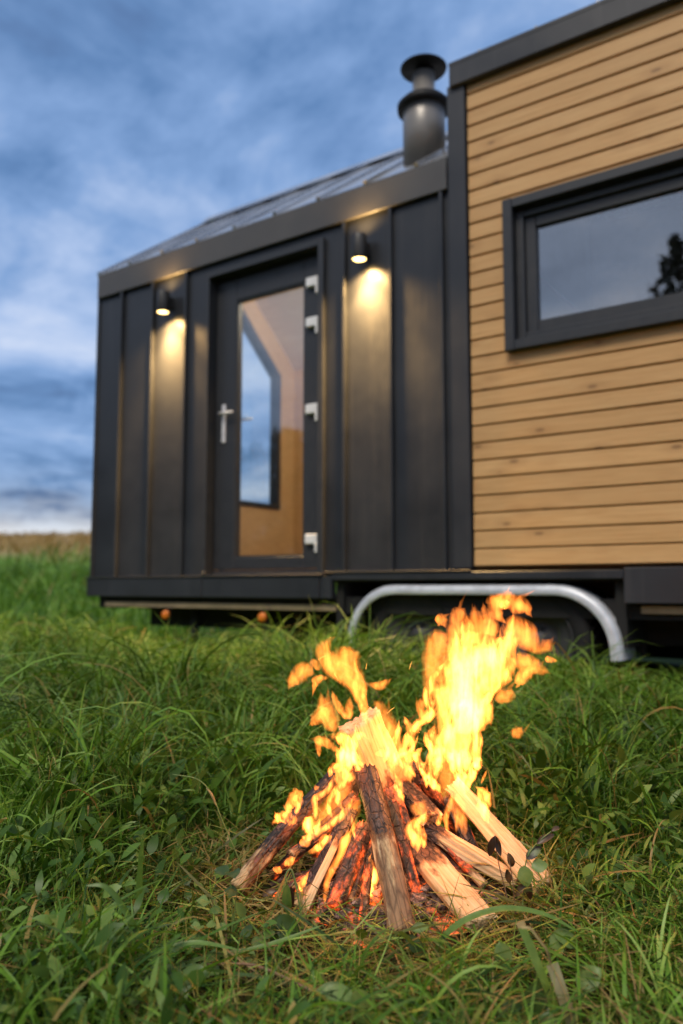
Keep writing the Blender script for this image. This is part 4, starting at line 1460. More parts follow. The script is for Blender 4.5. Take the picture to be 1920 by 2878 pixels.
(0.7,[[(0.1596,-0.0744,0.1304,0.0042),(0.1575,-0.0567,0.167,0.0098),(0.1546,-0.0422,0.1975,0.0085),(0.151,-0.0311,0.2215,0.0057)]]),
(0.8,[[(0.1189,-0.0422,0.1975,0.0085),(0.1301,-0.0233,0.2385,0.02),(0.1384,-0.0071,0.2785,0.0231),(0.1341,-0.0,0.3046,0.0232)]]),
(2.0,[[(0.2127,-0.0624,0.155,0.0028),(0.2035,-0.0511,0.1787,0.0105),(0.207,-0.0411,0.1999,0.012),(0.2059,-0.0333,0.2167,0.0085),(0.1876,-0.0283,0.2276,0.0028)]]),
(0.9,[[(0.2194,-0.0472,0.1869,0.0021),(0.218,-0.0411,0.1999,0.0057),(0.2087,-0.0333,0.2167,0.0057),(0.1955,-0.03,0.2239,0.0021)]]),
(1.9,[[(0.0564,-0.1078,0.11,0.002),(0.0529,-0.0967,0.132,0.011),(0.0501,-0.0856,0.1544,0.0138),(0.0739,-0.0767,0.1726,0.0083),(0.1059,-0.0689,0.1888,0.0014)]]),
(1.7,[[(0.0706,-0.1033,0.1188,0.0041),(0.0693,-0.0922,0.1409,0.0082),(0.0598,-0.0822,0.1612,0.0083)]]),
(0.9,[[(0.066,-0.075,0.1761,0.0042),(0.0642,-0.0678,0.1911,0.0167),(0.0567,-0.0617,0.2039,0.0042)]]),
(1.8,[[(0.035,-0.0433,0.1952,0.0021),(0.025,-0.0322,0.2191,0.0078),(0.0216,-0.0244,0.2361,0.0064),(0.0139,-0.0156,0.2557,0.0017)]]),
(1.5,[[(0.0519,-0.0267,0.2312,0.0036),(0.0422,-0.0122,0.2632,0.0108),(0.0388,-0.0043,0.2889,0.013),(0.0379,-0.0,0.3046,0.0116)]]),
(2.4,[[(-0.0724,-0.1278,0.0044,0.004),(-0.054,-0.1178,0.0229,0.0102),(-0.0403,-0.1022,0.0524,0.013),(-0.0411,-0.0889,0.0783,0.0083),(-0.0389,-0.0806,0.0948,0.0011)]]),
(1.6,[[(-0.0576,-0.15,-0.0235,0.0027),(-0.0599,-0.1422,0.0002,0.0093),(-0.0543,-0.1278,0.0267,0.0081)]]),
(0.8,[[(0.2032,-0.0267,0.2312,0.0014),(0.2115,-0.02,0.2459,0.0031),(0.22,-0.0133,0.2607,0.0009)]]),
(1.4,[[(0.1021,-0.0633,0.1531,0.0042),(0.1085,-0.0567,0.167,0.0056),(0.1124,-0.0489,0.1834,0.0017)]]),
(0.8,[[(0.1416,-0.07,0.1394,0.0021),(0.1466,-0.0567,0.167,0.007),(0.1407,-0.0433,0.1952,0.0071),(0.1485,-0.03,0.2239,0.0043)]]),
(1.6,[[(-0.2153,-0.0675,0.1799,0.004),(-0.2125,-0.0621,0.1911,0.0073),(-0.2056,-0.0523,0.2119,0.0087),(-0.203,-0.0429,0.2321,0.0013)]]),
(1.6,[[(-0.1979,-0.0684,0.178,0.004),(-0.1942,-0.0586,0.1986,0.0073),(-0.1947,-0.0505,0.2157,0.0073),(-0.2022,-0.0438,0.2301,0.0016)]]),
(2.6,[[(-0.2102,-0.0782,0.1578,0.0053),(-0.2117,-0.0724,0.1697,0.0112),(-0.2281,-0.0702,0.1743,0.0099),(-0.2429,-0.0746,0.1651,0.0053),(-0.25,-0.0786,0.1569,0.0011)]]),
(1.7,[[(-0.1569,-0.0737,0.1669,0.0026),(-0.1568,-0.0639,0.1874,0.0053),(-0.1594,-0.055,0.2062,0.0067),(-0.1354,-0.0487,0.2196,0.006),(-0.1201,-0.0407,0.2369,0.006),(-0.1191,-0.0327,0.2545,0.0054)]]),
(3.0,[[(-0.1772,-0.0702,0.1743,0.0066),(-0.1703,-0.0773,0.1596,0.0131),(-0.1604,-0.0818,0.1505,0.0105),(-0.1509,-0.0782,0.1578,0.0072),(-0.1468,-0.0702,0.1743,0.002)]]),
(2.0,[[(-0.1869,-0.088,0.1378,0.0026),(-0.1687,-0.088,0.1378,0.0059),(-0.139,-0.0809,0.1523,0.0066),(-0.1089,-0.0719,0.1706,0.0072),(-0.0872,-0.063,0.1892,0.0073),(-0.075,-0.0514,0.2138,0.0027)]]),
(1.6,[[(-0.1197,-0.0719,0.1706,0.0026),(-0.1297,-0.0621,0.1911,0.0053),(-0.1244,-0.0514,0.2138,0.0053),(-0.1135,-0.0434,0.2311,0.002)]]),
(1.9,[[(-0.098,-0.0639,0.1874,0.0026),(-0.1101,-0.0559,0.2043,0.006),(-0.1079,-0.0452,0.2272,0.0067),(-0.1058,-0.0327,0.2545,0.0088),(-0.1091,-0.0242,0.2744,0.0081)]]),
(2.6,[[(-0.0991,-0.0461,0.2253,0.0027),(-0.0891,-0.0336,0.2525,0.0135),(-0.0935,-0.0219,0.2826,0.0203),(-0.0889,-0.015,0.3076,0.0231)]]),
(2.2,[[(-0.1291,-0.0362,0.2466,0.0013),(-0.1203,-0.0282,0.2643,0.0081),(-0.1047,-0.0251,0.2713,0.0095)]]),
(2.2,[[(-0.0723,-0.0309,0.2584,0.002),(-0.0622,-0.0264,0.2683,0.0068),(-0.0699,-0.0219,0.2826,0.0095),(-0.0777,-0.0161,0.3034,0.0095)]]),
(2.2,[[(-0.167,-0.1027,0.1085,0.0026),(-0.1513,-0.0974,0.1191,0.0065),(-0.1344,-0.0907,0.1324,0.0091),(-0.1206,-0.0867,0.1405,0.0046)]]),
(1.5,[[(-0.2201,-0.113,0.0885,0.0026),(-0.2078,-0.109,0.0962,0.0077),(-0.1965,-0.1054,0.1032,0.0032)]]),
(1.5,[[(-0.2396,-0.1184,0.0781,0.0026),(-0.2324,-0.1166,0.0816,0.0064),(-0.2227,-0.1197,0.0756,0.0032)]]),
(1.9,[[(-0.1933,-0.1371,0.0428,0.0025),(-0.1834,-0.13,0.0561,0.0076),(-0.1673,-0.1175,0.0799,0.0019)]]),
(1.3,[[(-0.1355,-0.1282,0.0036,0.0019),(-0.1348,-0.1148,0.0285,0.0051),(-0.1278,-0.0969,0.0626,0.0065),(-0.1045,-0.0791,0.0977,0.0072),(-0.0916,-0.0648,0.1266,0.0099),(-0.0849,-0.0532,0.1505,0.0027)]]),
(1.4,[[(-0.0735,-0.0898,0.1342,0.001),(-0.0761,-0.0809,0.1523,0.0039),(-0.0803,-0.0679,0.179,0.002)]]),
(1.9,[[(-0.1241,-0.1309,-0.0013,0.001),(-0.1075,-0.1246,0.0102,0.0102),(-0.1003,-0.1157,0.0268,0.0122),(-0.0887,-0.1086,0.0403,0.0013)]]),
(2.2,[[(-0.1023,-0.1358,-0.0102,0.0019),(-0.0785,-0.1277,0.0045,0.0064),(-0.0563,-0.1148,0.0285,0.0109),(-0.0431,-0.0996,0.0574,0.0149),(-0.0426,-0.0862,0.0836,0.0092),(-0.0412,-0.0782,0.0995,0.0011)]]),
(1.5,[[(-0.0551,-0.14,-0.0272,0.0013),(-0.0579,-0.1318,-0.0029,0.0076),(-0.0523,-0.1184,0.0218,0.009)]]),
(1.8,[[(-0.0922,-0.165,-0.0111,0.0019),(-0.0932,-0.1603,0.0006,0.0063),(-0.0901,-0.1541,0.0118,0.0015)]]),
(0.8,[[(-0.1721,0.0018,0.0736,0.0192),(-0.1502,0.0188,0.1098,0.0361),(-0.1186,0.0366,0.149,0.0364),(-0.1025,0.0527,0.1852,0.0283),(-0.0931,0.0688,0.2222,0.0214)]]),
(0.8,[[(-0.0934,0.0052,0.1052,0.0165),(-0.0865,0.0177,0.1322,0.0166),(-0.0748,0.0356,0.1716,0.014),(-0.0723,0.0481,0.1999,0.0085)]]),
(1.3,[[(-0.1899,-0.0925,0.1289,0.0039),(-0.1771,-0.0925,0.1289,0.0091),(-0.1622,-0.0898,0.1342,0.0039)]]),
(0.9,[[(-0.1597,-0.0469,0.2234,0.0016),(-0.1549,-0.0447,0.2282,0.006),(-0.1532,-0.0438,0.2301,0.0016)]]),
(1.3,[[(-0.045,0.0225,0.3493,0.0063),(-0.0489,0.0296,0.3763,0.0084),(-0.0581,0.03,0.4087,0.0105),(-0.0714,0.03,0.4372,0.0095),(-0.09,0.03,0.4596,0.0053)]]),
(2.2,[[(-0.1024,0.0011,0.2699,0.0041),(-0.0984,0.0087,0.2979,0.0062),(-0.1045,0.0138,0.3168,0.0052),(-0.1188,0.0164,0.3263,0.0031)],[(-0.0843,-0.0031,0.259,0.0052),(-0.0883,0.0062,0.2885,0.0062),(-0.0841,0.0138,0.3168,0.0052),(-0.0902,0.0204,0.3416,0.0013)]]),
(1.8,[[(-0.0056,0.0011,0.2699,0.0041),(0.0031,0.0087,0.2979,0.0062),(-0.0004,0.0164,0.3263,0.0052),(0.0103,0.0225,0.3493,0.0016)],[(0.0186,0.0011,0.2699,0.0052),(0.0175,0.0102,0.3036,0.0073),(0.0264,0.0184,0.3339,0.0063),(0.0292,0.0266,0.3647,0.0013)]]),
(1.8,[[(0.0429,0.0011,0.2699,0.0041),(0.0399,0.0113,0.3073,0.0062),(0.0509,0.0184,0.3339,0.0073),(0.0454,0.0245,0.357,0.0063),(0.0376,0.0281,0.3705,0.0013)],[(0.0593,0.0036,0.2792,0.0041),(0.0565,0.0138,0.3168,0.0063),(0.0697,0.0215,0.3454,0.0063),(0.0683,0.0266,0.3647,0.0013)]]),
(1.6,[[(0.0082,-0.0031,0.259,0.0031),(0.025,0.0046,0.2829,0.0047),(0.0476,0.0072,0.2923,0.0042),(0.0644,0.0123,0.3111,0.0031),(0.0734,0.0184,0.3339,0.001)]]),
(0.7,[[(0.029,0.0036,0.2792,0.0155),(0.0217,0.0123,0.3111,0.0156),(0.0121,0.0194,0.3378,0.0115),(0.0003,0.0256,0.3608,0.0031)]]),
(2.2,[[(0.0846,-0.0311,0.2215,0.0028),(0.0809,-0.0167,0.2533,0.0065),(0.0654,-0.0057,0.2837,0.0087),(0.0775,-0.0,0.3046,0.0087)],[(0.0962,-0.0278,0.2288,0.0021),(0.0872,-0.0111,0.2657,0.0058),(0.0997,-0.0029,0.2941,0.0072),(0.0945,-0.0,0.3046,0.0072)]]),
(1.6,[[(0.0608,-0.0211,0.2434,0.0029),(0.0482,-0.0086,0.2733,0.0065),(0.0575,-0.0014,0.2994,0.0087)],[(0.0136,-0.02,0.2459,0.0029),(0.0089,-0.0086,0.2733,0.0072),(0.0207,-0.0021,0.2968,0.0072)]]),
(0.7,[[(0.0411,-0.0233,0.2385,0.0229),(0.0283,-0.0111,0.2657,0.023),(0.0235,-0.0029,0.2941,0.0217)]]),
]


fire = thing('fire', FIRE + Vector((0, 0, 0.02)), 'blazing orange and yellow flames rising from the pile of logs', 'fire')


def catmull(P, n):
    P = [np.array(p, float) for p in P]
    Q = [2 * P[0] - P[1]] + P + [2 * P[-1] - P[-2]]
    out = []
    m = len(P) - 1
    for i in range(n + 1):
        u = i / n * m
        k = min(int(u), m - 1)
        t = u - k
        a, b, c, d = Q[k], Q[k + 1], Q[k + 2], Q[k + 3]
        out.append(0.5 * (2 * b + (c - a) * t + (2 * a - 5 * b + 4 * c - d) * t * t + (3 * b - a - 3 * c + d) * t ** 3))
    return out


FLAT = 0.8
M = 20


def tongue(mb, sp, ph, tip=0.24, base=0.10, calm=1.0):
    """one tongue of flame along a line of (right, back, up, half width): lens shaped
    across, so that it thins out towards its edges, and drawn to a point"""
    n = len(sp) - 1
    rings = []
    for i, q in enumerate(sp):
        t = i / n
        w = max(q[3], 0.0006) * 1.32
        w *= max(min(1, t / base) ** 0.6 * min(1, (1 - t) / tip) ** 0.75, 0.03)
        w *= 1 + 0.30 * calm * mnoise.noise(Vector((ph, t * 8, 0)))
        dx = 0.45 * calm * w * mnoise.noise(Vector((ph, 3, t * 8)))
        rings.append((Vector((q[0] + dx, q[1] + 0.25 * w * mnoise.noise(Vector((ph, 9, t * 5))), q[2])), w))
    V, F = [], []
    for i, (c, w) in enumerate(rings):
        a, b = rings[max(i - 1, 0)][0], rings[min(i + 1, n)][0]
        tan = (b - a).normalized() if (b - a).length > 1e-9 else Vector((0, 0, 1))
        side = tan.cross(Vector((0, 1, 0)))
        side = side.normalized() if side.length > 0.05 else Vector((1, 0, 0))
        nb = side.cross(tan).normalized()
        for k in range(M):
            an = 2 * math.pi * k / M
            sn = math.sin(an)
            bump = 1 + 0.22 * calm * mnoise.noise(Vector((ph + 2 * math.cos(an), 2 * sn, i / n * 7)))
            p = c + side * (max(w, 0.0004) * math.cos(an) * bump) + nb * (max(w * FLAT, 0.0004) * sn * (abs(sn) ** 2.4) * bump)
            V.append(fire_at(*p))
    for i in range(n):
        for k in range(M):
            k2 = (k + 1) % M
            F.append((i * M + k, i * M + k2, (i + 1) * M + k2, (i + 1) * M + k))
    F += [tuple(range(M))[::-1], tuple(n * M + k for k in range(M))]
    vol = sum((V[f[0]] - V[0]).dot((V[f[j]] - V[0]).cross(V[f[j + 1]] - V[0])) for f in F for j in range(1, len(f) - 1))
    mb.add(V, [f[::-1] for f in F] if vol < 0 else F, True)


for fi, (st, lines) in enumerate(FLAMES):
    rr = random.Random(100 + fi)
    ph = rr.uniform(0, 40)
    mb = MB()
    sps = [catmull(pts, 12 + 7 * (len(pts) - 1)) for pts in lines]
    wm = sum(sum(max(q[3], 0) for q in sp) / len(sp) for sp in sps) / len(sps)
    calm = 0.45 if st < 1.5 else 1.0
    for li, sp in enumerate(sps):
        tongue(mb, sp, ph + 5.3 * li, calm=calm)
    sp = sps[0]
    n = len(sp) - 1
    # smaller licks that leave the tongue sideways and die out
    if wm > 0.007:
        for j in range(1 if st < 1.5 else (2 if wm < 0.014 else (3 if wm < 0.035 else 7))):
            i0 = int(n * rr.uniform(0.25, 0.88))
            q = sp[i0]
            w = max(q[3], 0.003)
            tan = np.array(sp[min(i0 + 1, n)][:3]) - np.array(sp[max(i0 - 1, 0)][:3])
            tan = tan / (np.linalg.norm(tan) + 1e-9)
            sgn = rr.choice((-1, 1))
            perp = np.array((tan[2], 0, -tan[0])) * sgn
            up = np.array((0.1, 0, 0.5))
            Ln = w * rr.uniform(2.2, 4.2)
            p = np.array(q[:3]) + perp * w * rr.uniform(0.2, 0.7) + np.array((0, rr.uniform(-0.4, 0.4) * w, 0))
            d = tan + perp * rr.uniform(0.2, 0.8) + up
            lk = []
            for k in range(9):
                lk.append(np.array((*p, w * rr.uniform(0.30, 0.34) * (1 - 0.5 * k / 8))))
                d = d + perp * rr.uniform(-0.35, 0.15) + up * 0.25
                p = p + d / np.linalg.norm(d) * Ln / 8
            tongue(mb, lk, ph + j * 3.1, 0.6, 0.15)
    S = (0.92 if st < 2.3 else 0.84) * st / (2 * FLAT * wm)
    o = mb.build('flame', FLAME, fire, fire_at(*sp[n // 2][:3]))
    md = o.modifiers.new('even_skin', 'REMESH')
    md.mode = 'VOXEL'
    md.voxel_size = max(0.0007, min(0.0020, wm * 0.065))
    md.use_smooth_shade = True
    o.color = (S / 1000.0, min(1, max(0, (st - 1.3) / 1.2)), 0, 1)

for (a, b) in (((-0.155, 0.05, 0.492), (-0.137, 0.05, 0.502)), ((-0.118, 0.04, 0.462), (-0.109, 0.04, 0.447)), ((0.003, 0.04, 0.372), (0.020, 0.04, 0.386)),
               ((0.055, 0.05, 0.470), (0.061, 0.05, 0.488)), ((-0.045, 0.05, 0.470), (-0.043, 0.05, 0.484))):
    p, q = fire_at(*a), fire_at(*b)
    MB().tube([p, p.lerp(q, 0.5) + Vector((0, 0, 0.0012)), q], [0.0002, 0.0004, 0.0002], 6).build('spark', SPARK, fire)

for (r, d, z, e, s) in ((0.10, 0.0, 0.38, 2.1, 0.10), (-0.06, -0.03, 0.20, 1.0, 0.06), (-0.03, -0.16, 0.09, 0.18, 0.03)):
    L = bpy.data.lights.new('fire_light', 'POINT')
    L.energy = e
    L.color = (1.0, 0.45, 0.13)
    L.shadow_soft_size = s
    lo = bpy.data.objects.new('fire_light', L)
    COL.objects.link(lo)
    lo.location = fire_at(r, d, z)

# --------------------------------------------------------------------------
# single plants and stalks one can point to
# --------------------------------------------------------------------------
LEAF = m_leaf('leaf_green', (0.065, 0.125, 0.022), (0.12, 0.20, 0.045))
LEAFP = m_leaf('leaf_pale', (0.13, 0.22, 0.05), (0.21, 0.30, 0.08))
LEAFD = m_leaf('leaf_dark', (0.034, 0.072, 0.014), (0.06, 0.11, 0.025))
LEAFS = m_leaf('leaf_scorched', (0.10, 0.15, 0.06), (0.16, 0.20, 0.09), scorch=0.55)
BURNT = m_leaf('leaf_burnt', (0.05, 0.028, 0.012), (0.17, 0.10, 0.05), transl=0.1, scorch=0.45)
STEM = m_plain('stem_green', (0.16, 0.22, 0.06), 0.5, var=0.3, scale=60)
STEMT = m_plain('stem_tan', (0.34, 0.24, 0.09), 0.6, var=0.3, scale=60)
TWIG = m_plain('twig_brown', (0.19, 0.105, 0.055), 0.6, var=0.4, scale=70, bump=0.3)
BLADE = m_leaf('blade_green', (0.07, 0.14, 0.018), (0.12, 0.21, 0.035), transl=0.3)
BLADEL = m_leaf('blade_light', (0.11, 0.20, 0.03), (0.16, 0.27, 0.05), transl=0.3)
STALKM = m_leaf('cut_stalk_skin', (0.20, 0.20, 0.09), (0.30, 0.26, 0.13), transl=0.15)


def smooth_line(pts, n=20):
    return [Vector(fire_at(*p)) for p in catmull(pts, n)] if len(pts) > 2 else [Vector(fire_at(*pts[0])).lerp(Vector(fire_at(*pts[1])), i / n) for i in range(n + 1)]


def lean(r, d, z):
    return RGT * r + FWD * d + Vector((0, 0, z))


def strap(pts, w, prof=None, face=None, fold=0.22):
    """a grass blade with a folded midrib along a line"""
    L = smooth_line(pts, 26)
    n = len(L) - 1
    face = face or (-FWD * 0.8 + Vector((0, 0, 0.6)))
    V, F = [], []
    for i, p in enumerate(L):
        t = i / n
        tan = (L[min(i + 1, n)] - L[max(i - 1, 0)]).normalized()
        side = tan.cross(face).normalized()
        nn = side.cross(tan).normalized()
        ww = w * 0.5 * (prof(t) if prof else (min(1, 0.5 + 2 * t) * math.sqrt(max(0, 1 - t ** 3)) + 0.03))
        V += [p - side * ww + nn * ww * fold, p, p + side * ww + nn * ww * fold]
    for i in range(n):
        a = i * 3
        F += [(a, a + 1, a + 4, a + 3), (a + 1, a + 2, a + 5, a + 4)]
    mb = MB()
    mb.add(V, F, True)
    return mb


def plant(name, base, label, cat, stems, leaves, stem_mat=STEM, group=None):
    """stems: (points, radius); leaves: (base, along, up, length, width, droop, material, label)"""
    t = thing(name, fire_at(*base), label, cat, group)
    for s in stems:
        pts, r = s[0], s[1]
        L = smooth_line(pts, 14)
        MB().tube(L, [r * (1.15 - 0.5 * i / 14) for i in range(15)], 7).build('stem', s[2] if len(s) > 2 else stem_mat, t)
    for q in leaves:
        b, al, up, Ln, W, droop, mat = q[:7]
        fold = q[8] if len(q) > 8 else 0.22
        o = MB().leaf(fire_at(*b), lean(*al), lean(*up), Ln, W, droop, fold, 0.0, 0.45, 9).build('leaf', mat, t)
        if len(q) > 7 and q[7]:
            o['label'] = q[7]
    return t


CAM = (-0.2, -0.8, 0.55)
plant('withered_weed', (0.245, -0.175, 0), 'weed beside the right logs with burnt curled leaves and three green ones', 'weed',
      [([(0.237, -0.167, 0), (0.224, -0.167, 0.061), (0.211, -0.167, 0.116), (0.205, -0.167, 0.165)], 0.0013, TWIG),
       ([(0.251, -0.184, 0), (0.257, -0.184, 0.067), (0.263, -0.184, 0.121), (0.282, -0.184, 0.152), (0.314, -0.184, 0.178)], 0.0014, STEM),
       ([(0.243, -0.170, 0), (0.240, -0.168, 0.07), (0.232, -0.160, 0.13)], 0.0011, TWIG)],
      [((0.206, -0.168, 0.165), (-0.35, -0.1, -0.9), CAM, 0.044, 0.015, 0.5, BURNT, 'burnt black curled leaf', 0.7),
       ((0.206, -0.166, 0.165), (0.25, 0.0, -0.95), CAM, 0.041, 0.013, -0.4, BURNT, 'burnt black curled leaf', 0.7),
       ((0.232, -0.160, 0.130), (0.3, -0.1, -0.8), CAM, 0.034, 0.014, 0.8, BURNT, 'burnt black curled leaf', 0.7),
       ((0.228, -0.166, 0.100), (0.2, 0.1, -0.9), CAM, 0.032, 0.013, 0.3, BURNT, 'burnt black curled leaf', 0.7),
       ((0.263, -0.185, 0.125), (0.75, 0.0, 0.65), CAM, 0.040, 0.019, 0.5, LEAFS, 'half scorched leaf'),
       ((0.284, -0.185, 0.154), (0.85, 0.0, 0.5), CAM, 0.043, 0.014, 0.6, BURNT, 'burnt black curled leaf', 0.7),
       ((0.314, -0.184, 0.178), (0.5, 0.0, 0.3), CAM, 0.022, 0.009, 1.2, BURNT, 'burnt black curled leaf', 0.7),
       ((0.272, -0.188, 0.110), (0.7, -0.1, 0.2), CAM, 0.034, 0.026, 0.4, LEAFP, 'pale green leaf'),
       ((0.257, -0.190, 0.115), (0.05, -0.3, -0.9), CAM, 0.040, 0.030, 0.3, LEAFP, 'pale green leaf'),
       ((0.259, -0.186, 0.080), (-0.4, -0.1, -0.5), CAM, 0.032, 0.013, 0.5, BURNT, 'burnt black curled leaf', 0.7),
       ((0.262, -0.186, 0.092), (0.15, -0.1, -0.95), CAM, 0.046, 0.016, 0.3, LEAFS, 'half scorched leaf')])
plant('wilted_weed', (-0.168, -0.262, 0), 'wilted weed with hooked stems and hanging leaves at the front left of the fire', 'weed',
      [([(-0.169, -0.262, 0), (-0.180, -0.262, 0.07), (-0.191, -0.262, 0.121), (-0.198, -0.262, 0.132), (-0.206, -0.264, 0.122), (-0.203, -0.266, 0.106)], 0.0018, STEM),
       ([(-0.160, -0.262, 0), (-0.172, -0.258, 0.057), (-0.184, -0.256, 0.100), (-0.190, -0.256, 0.107), (-0.196, -0.257, 0.098)], 0.0015, STEMT),
       ([(-0.205, -0.268, 0), (-0.212, -0.268, 0.06), (-0.222, -0.266, 0.095)], 0.0013, STEMT)],
      [((-0.203, -0.268, 0.108), (0.05, -0.1, -0.98), (-0.3, -0.9, 0.1), 0.056, 0.020, 0.15, LEAF, 'hanging folded leaf', 0.5),
       ((-0.196, -0.258, 0.100), (-0.1, -0.1, -0.95), (0.4, -0.9, 0.1), 0.050, 0.017, 0.2, LEAFS, 'hanging half scorched leaf', 0.5),
       ((-0.222, -0.266, 0.095), (-0.8, -0.2, -0.1), CAM, 0.031, 0.013, 0.9, BURNT, 'burnt black curled leaf', 0.7),
       ((-0.214, -0.300, 0.066), (0.55, -0.35, -0.72), (-0.2, -0.85, 0.5), 0.062, 0.040, 0.3, LEAFD, 'large dark green leaf'),
       ((-0.214, -0.296, 0.064), (-0.2, -0.3, -0.9), (-0.6, -0.75, 0.3), 0.055, 0.028, 0.2, LEAFD, 'large dark green leaf')])
cl = []
cs = []
rp = random.Random(9)
for (r, d, z, s, mt) in ((-0.340, -0.365, 0.047, 0.036, LEAF), (-0.322, -0.350, 0.066, 0.024, LEAFP), (-0.350, -0.352, 0.066, 0.022, LEAFP),
                         (-0.316, -0.345, 0.090, 0.022, LEAF), (-0.302, -0.330, 0.150, 0.036, LEAFD), (-0.288, -0.335, 0.118, 0.030, LEAFD),
                         (-0.340, -0.330, 0.100, 0.028, LEAFP), (-0.372, -0.370, 0.040, 0.030, LEAF), (-0.310, -0.385, 0.030, 0.030, LEAF),
                         (-0.365, -0.400, 0.020, 0.026, LEAF), (-0.325, -0.410, 0.020, 0.028, LEAFP)):
    root = (r + rp.uniform(-0.02, 0.02), d + 0.01, 0)
    cs.append(([root, ((r + root[0]) / 2 + 0.004, d + 0.004, z * 0.6), (r, d, z)], 0.0010))
    a = rp.uniform(-0.7, 0.7)
    cl.append(((r, d, z), (math.sin(a) * 0.9, -0.35, 0.1), (0.0, -0.35, 0.9), s, s * 0.82, 0.5, mt))
    cl.append(((r, d, z), (-0.8 * math.cos(a), 0.1, 0.15), (0.1, -0.4, 0.9), s * 0.8, s * 0.7, 0.4, mt))
plant('clover_plant', (-0.335, -0.365, 0), 'leafy clover clump with round grey green leaves in the left foreground', 'clover', cs, cl)
cl, cs = [], []
for (r, d, z, s, mt) in ((-0.240, -0.338, 0.040, 0.032, LEAF), (-0.262, -0.330, 0.048, 0.024, LEAFD), (-0.222, -0.345, 0.028, 0.022, LEAF),
                         (-0.250, -0.370, 0.020, 0.028, LEAFP), (-0.215, -0.375, 0.015, 0.026, LEAF)):
    cs.append(([(r + 0.01, d + 0.01, 0), (r + 0.006, d + 0.004, z * 0.6), (r, d, z)], 0.0010))
    cl.append(((r, d, z), (rp.uniform(-0.8, 0.8), -0.4, 0.0), (0, -0.4, 0.9), s, s * 0.8, 0.5, mt))
    cl.append(((r, d, z), (rp.uniform(-0.8, 0.8), 0.3, 0.2), (0, -0.4, 0.9), s * 0.8, s * 0.65, 0.4, mt))
plant('clover_plant', (-0.238, -0.345, 0), 'small clover with few dark round leaves just below the wilted weed', 'clover', cs, cl)
plant('broad_leaf_weed', (-0.360, -0.452, 0), 'low weed with one long dark pointed leaf at the bottom left', 'weed',
      [([(-0.352, -0.446, 0), (-0.355, -0.450, 0.02), (-0.362, -0.456, 0.038)], 0.0016)],
      [((-0.362, -0.456, 0.040), (-0.95, -0.1, -0.25), (0, -0.5, 0.85), 0.080, 0.042, 0.35, LEAFD),
       ((-0.360, -0.454, 0.038), (0.7, -0.3, 0.1), (0, -0.5, 0.85), 0.050, 0.026, 0.5, LEAF),
       ((-0.360, -0.450, 0.036), (0.2, -0.6, -0.3), (0, -0.5, 0.85), 0.045, 0.024, 0.5, LEAF)])
plant('broad_leaf_weed', (-0.078, -0.56, 0), 'blurred pale broad leaves close to the lens at the bottom middle', 'weed',
      [([(-0.075, -0.555, 0), (-0.076, -0.556, 0.02), (-0.078, -0.558, 0.03)], 0.0016)],
      [((-0.080, -0.560, 0.062), (0.35, -0.2, -0.85), (0, -0.85, 0.5), 0.062, 0.040, 0.25, LEAFP),
       ((-0.082, -0.552, 0.045), (-0.9, 0.0, 0.25), (0, -0.6, 0.8), 0.060, 0.030, 0.4, LEAFP),
       ((-0.100, -0.570, 0.020), (-0.5, -0.2, -0.1), (0, -0.5, 0.8), 0.050, 0.030, 0.4, LEAF)])
plant('broad_leaf_weed', (0.185, -0.535, 0), 'dark upright broad leaves at the bottom edge right of the middle', 'weed',
      [([(0.184, -0.53, 0), (0.185, -0.53, 0.015), (0.186, -0.532, 0.02)], 0.0016)],
      [((0.180, -0.532, 0.008), (0.45, -0.1, 0.85), (0, -0.9, 0.3), 0.062, 0.036, 0.5, LEAFD),
       ((0.190, -0.535, 0.006), (0.85, -0.2, 0.35), (0, -0.6, 0.8), 0.055, 0.032, 0.4, LEAF),
       ((0.178, -0.536, 0.008), (-0.6, -0.2, 0.5), (0, -0.7, 0.6), 0.045, 0.028, 0.4, LEAFD)])
plant('leafy_weed', (0.282, -0.45, 0), 'weed with one pale oval leaf standing up in the right foreground', 'weed',
      [([(0.275, -0.452, 0), (0.277, -0.454, 0.008), (0.280, -0.456, 0.014)], 0.0012)],
      [((0.280, -0.457, 0.014), (0.72, -0.1, 0.62), (-0.2, -0.85, 0.5), 0.050, 0.036, 0.3, LEAFP),
       ((0.276, -0.455, 0.012), (0.3, -0.6, -0.1), (0, -0.5, 0.85), 0.040, 0.022, 0.4, LEAFD)])
plant('leafy_weed', (0.290, -0.33, 0), 'weed with two light leaves in the grass below the burnt weed', 'weed',
      [([(0.284, -0.330, 0), (0.280, -0.331, 0.03), (0.276, -0.333, 0.048)], 0.0012)],
      [((0.276, -0.334, 0.050), (0.8, -0.3, -0.35), (0, -0.6, 0.8), 0.046, 0.032, 0.4, LEAFP),
       ((0.276, -0.334, 0.048), (0.1, -0.5, -0.85), (0, -0.9, 0.3), 0.040, 0.028, 0.3, LEAFP)])
plant('leafy_weed', (0.178, -0.37, 0), 'weed with a single hanging leaf below the wide pale split log', 'weed',
      [([(0.180, -0.368, 0), (0.177, -0.370, 0.03), (0.172, -0.373, 0.050)], 0.0012)],
      [((0.172, -0.374, 0.050), (0.15, -0.4, -0.9), (0.1, -0.9, 0.3), 0.046, 0.032, 0.3, LEAFP)])
plant('leafy_weed', (0.028, -0.335, 0), 'weed with a dark leaf and a curled pale leaf under the front log', 'weed',
      [([(0.032, -0.332, 0), (0.028, -0.334, 0.03), (0.020, -0.336, 0.045)], 0.0012)],
      [((0.012, -0.338, 0.046), (0.7, -0.3, -0.6), (0, -0.85, 0.5), 0.048, 0.024, 0.3, LEAFD),
       ((0.022, -0.330, 0.052), (0.85, -0.1, 0.25), (0, -0.7, 0.7), 0.034, 0.018, 0.6, LEAFP)])


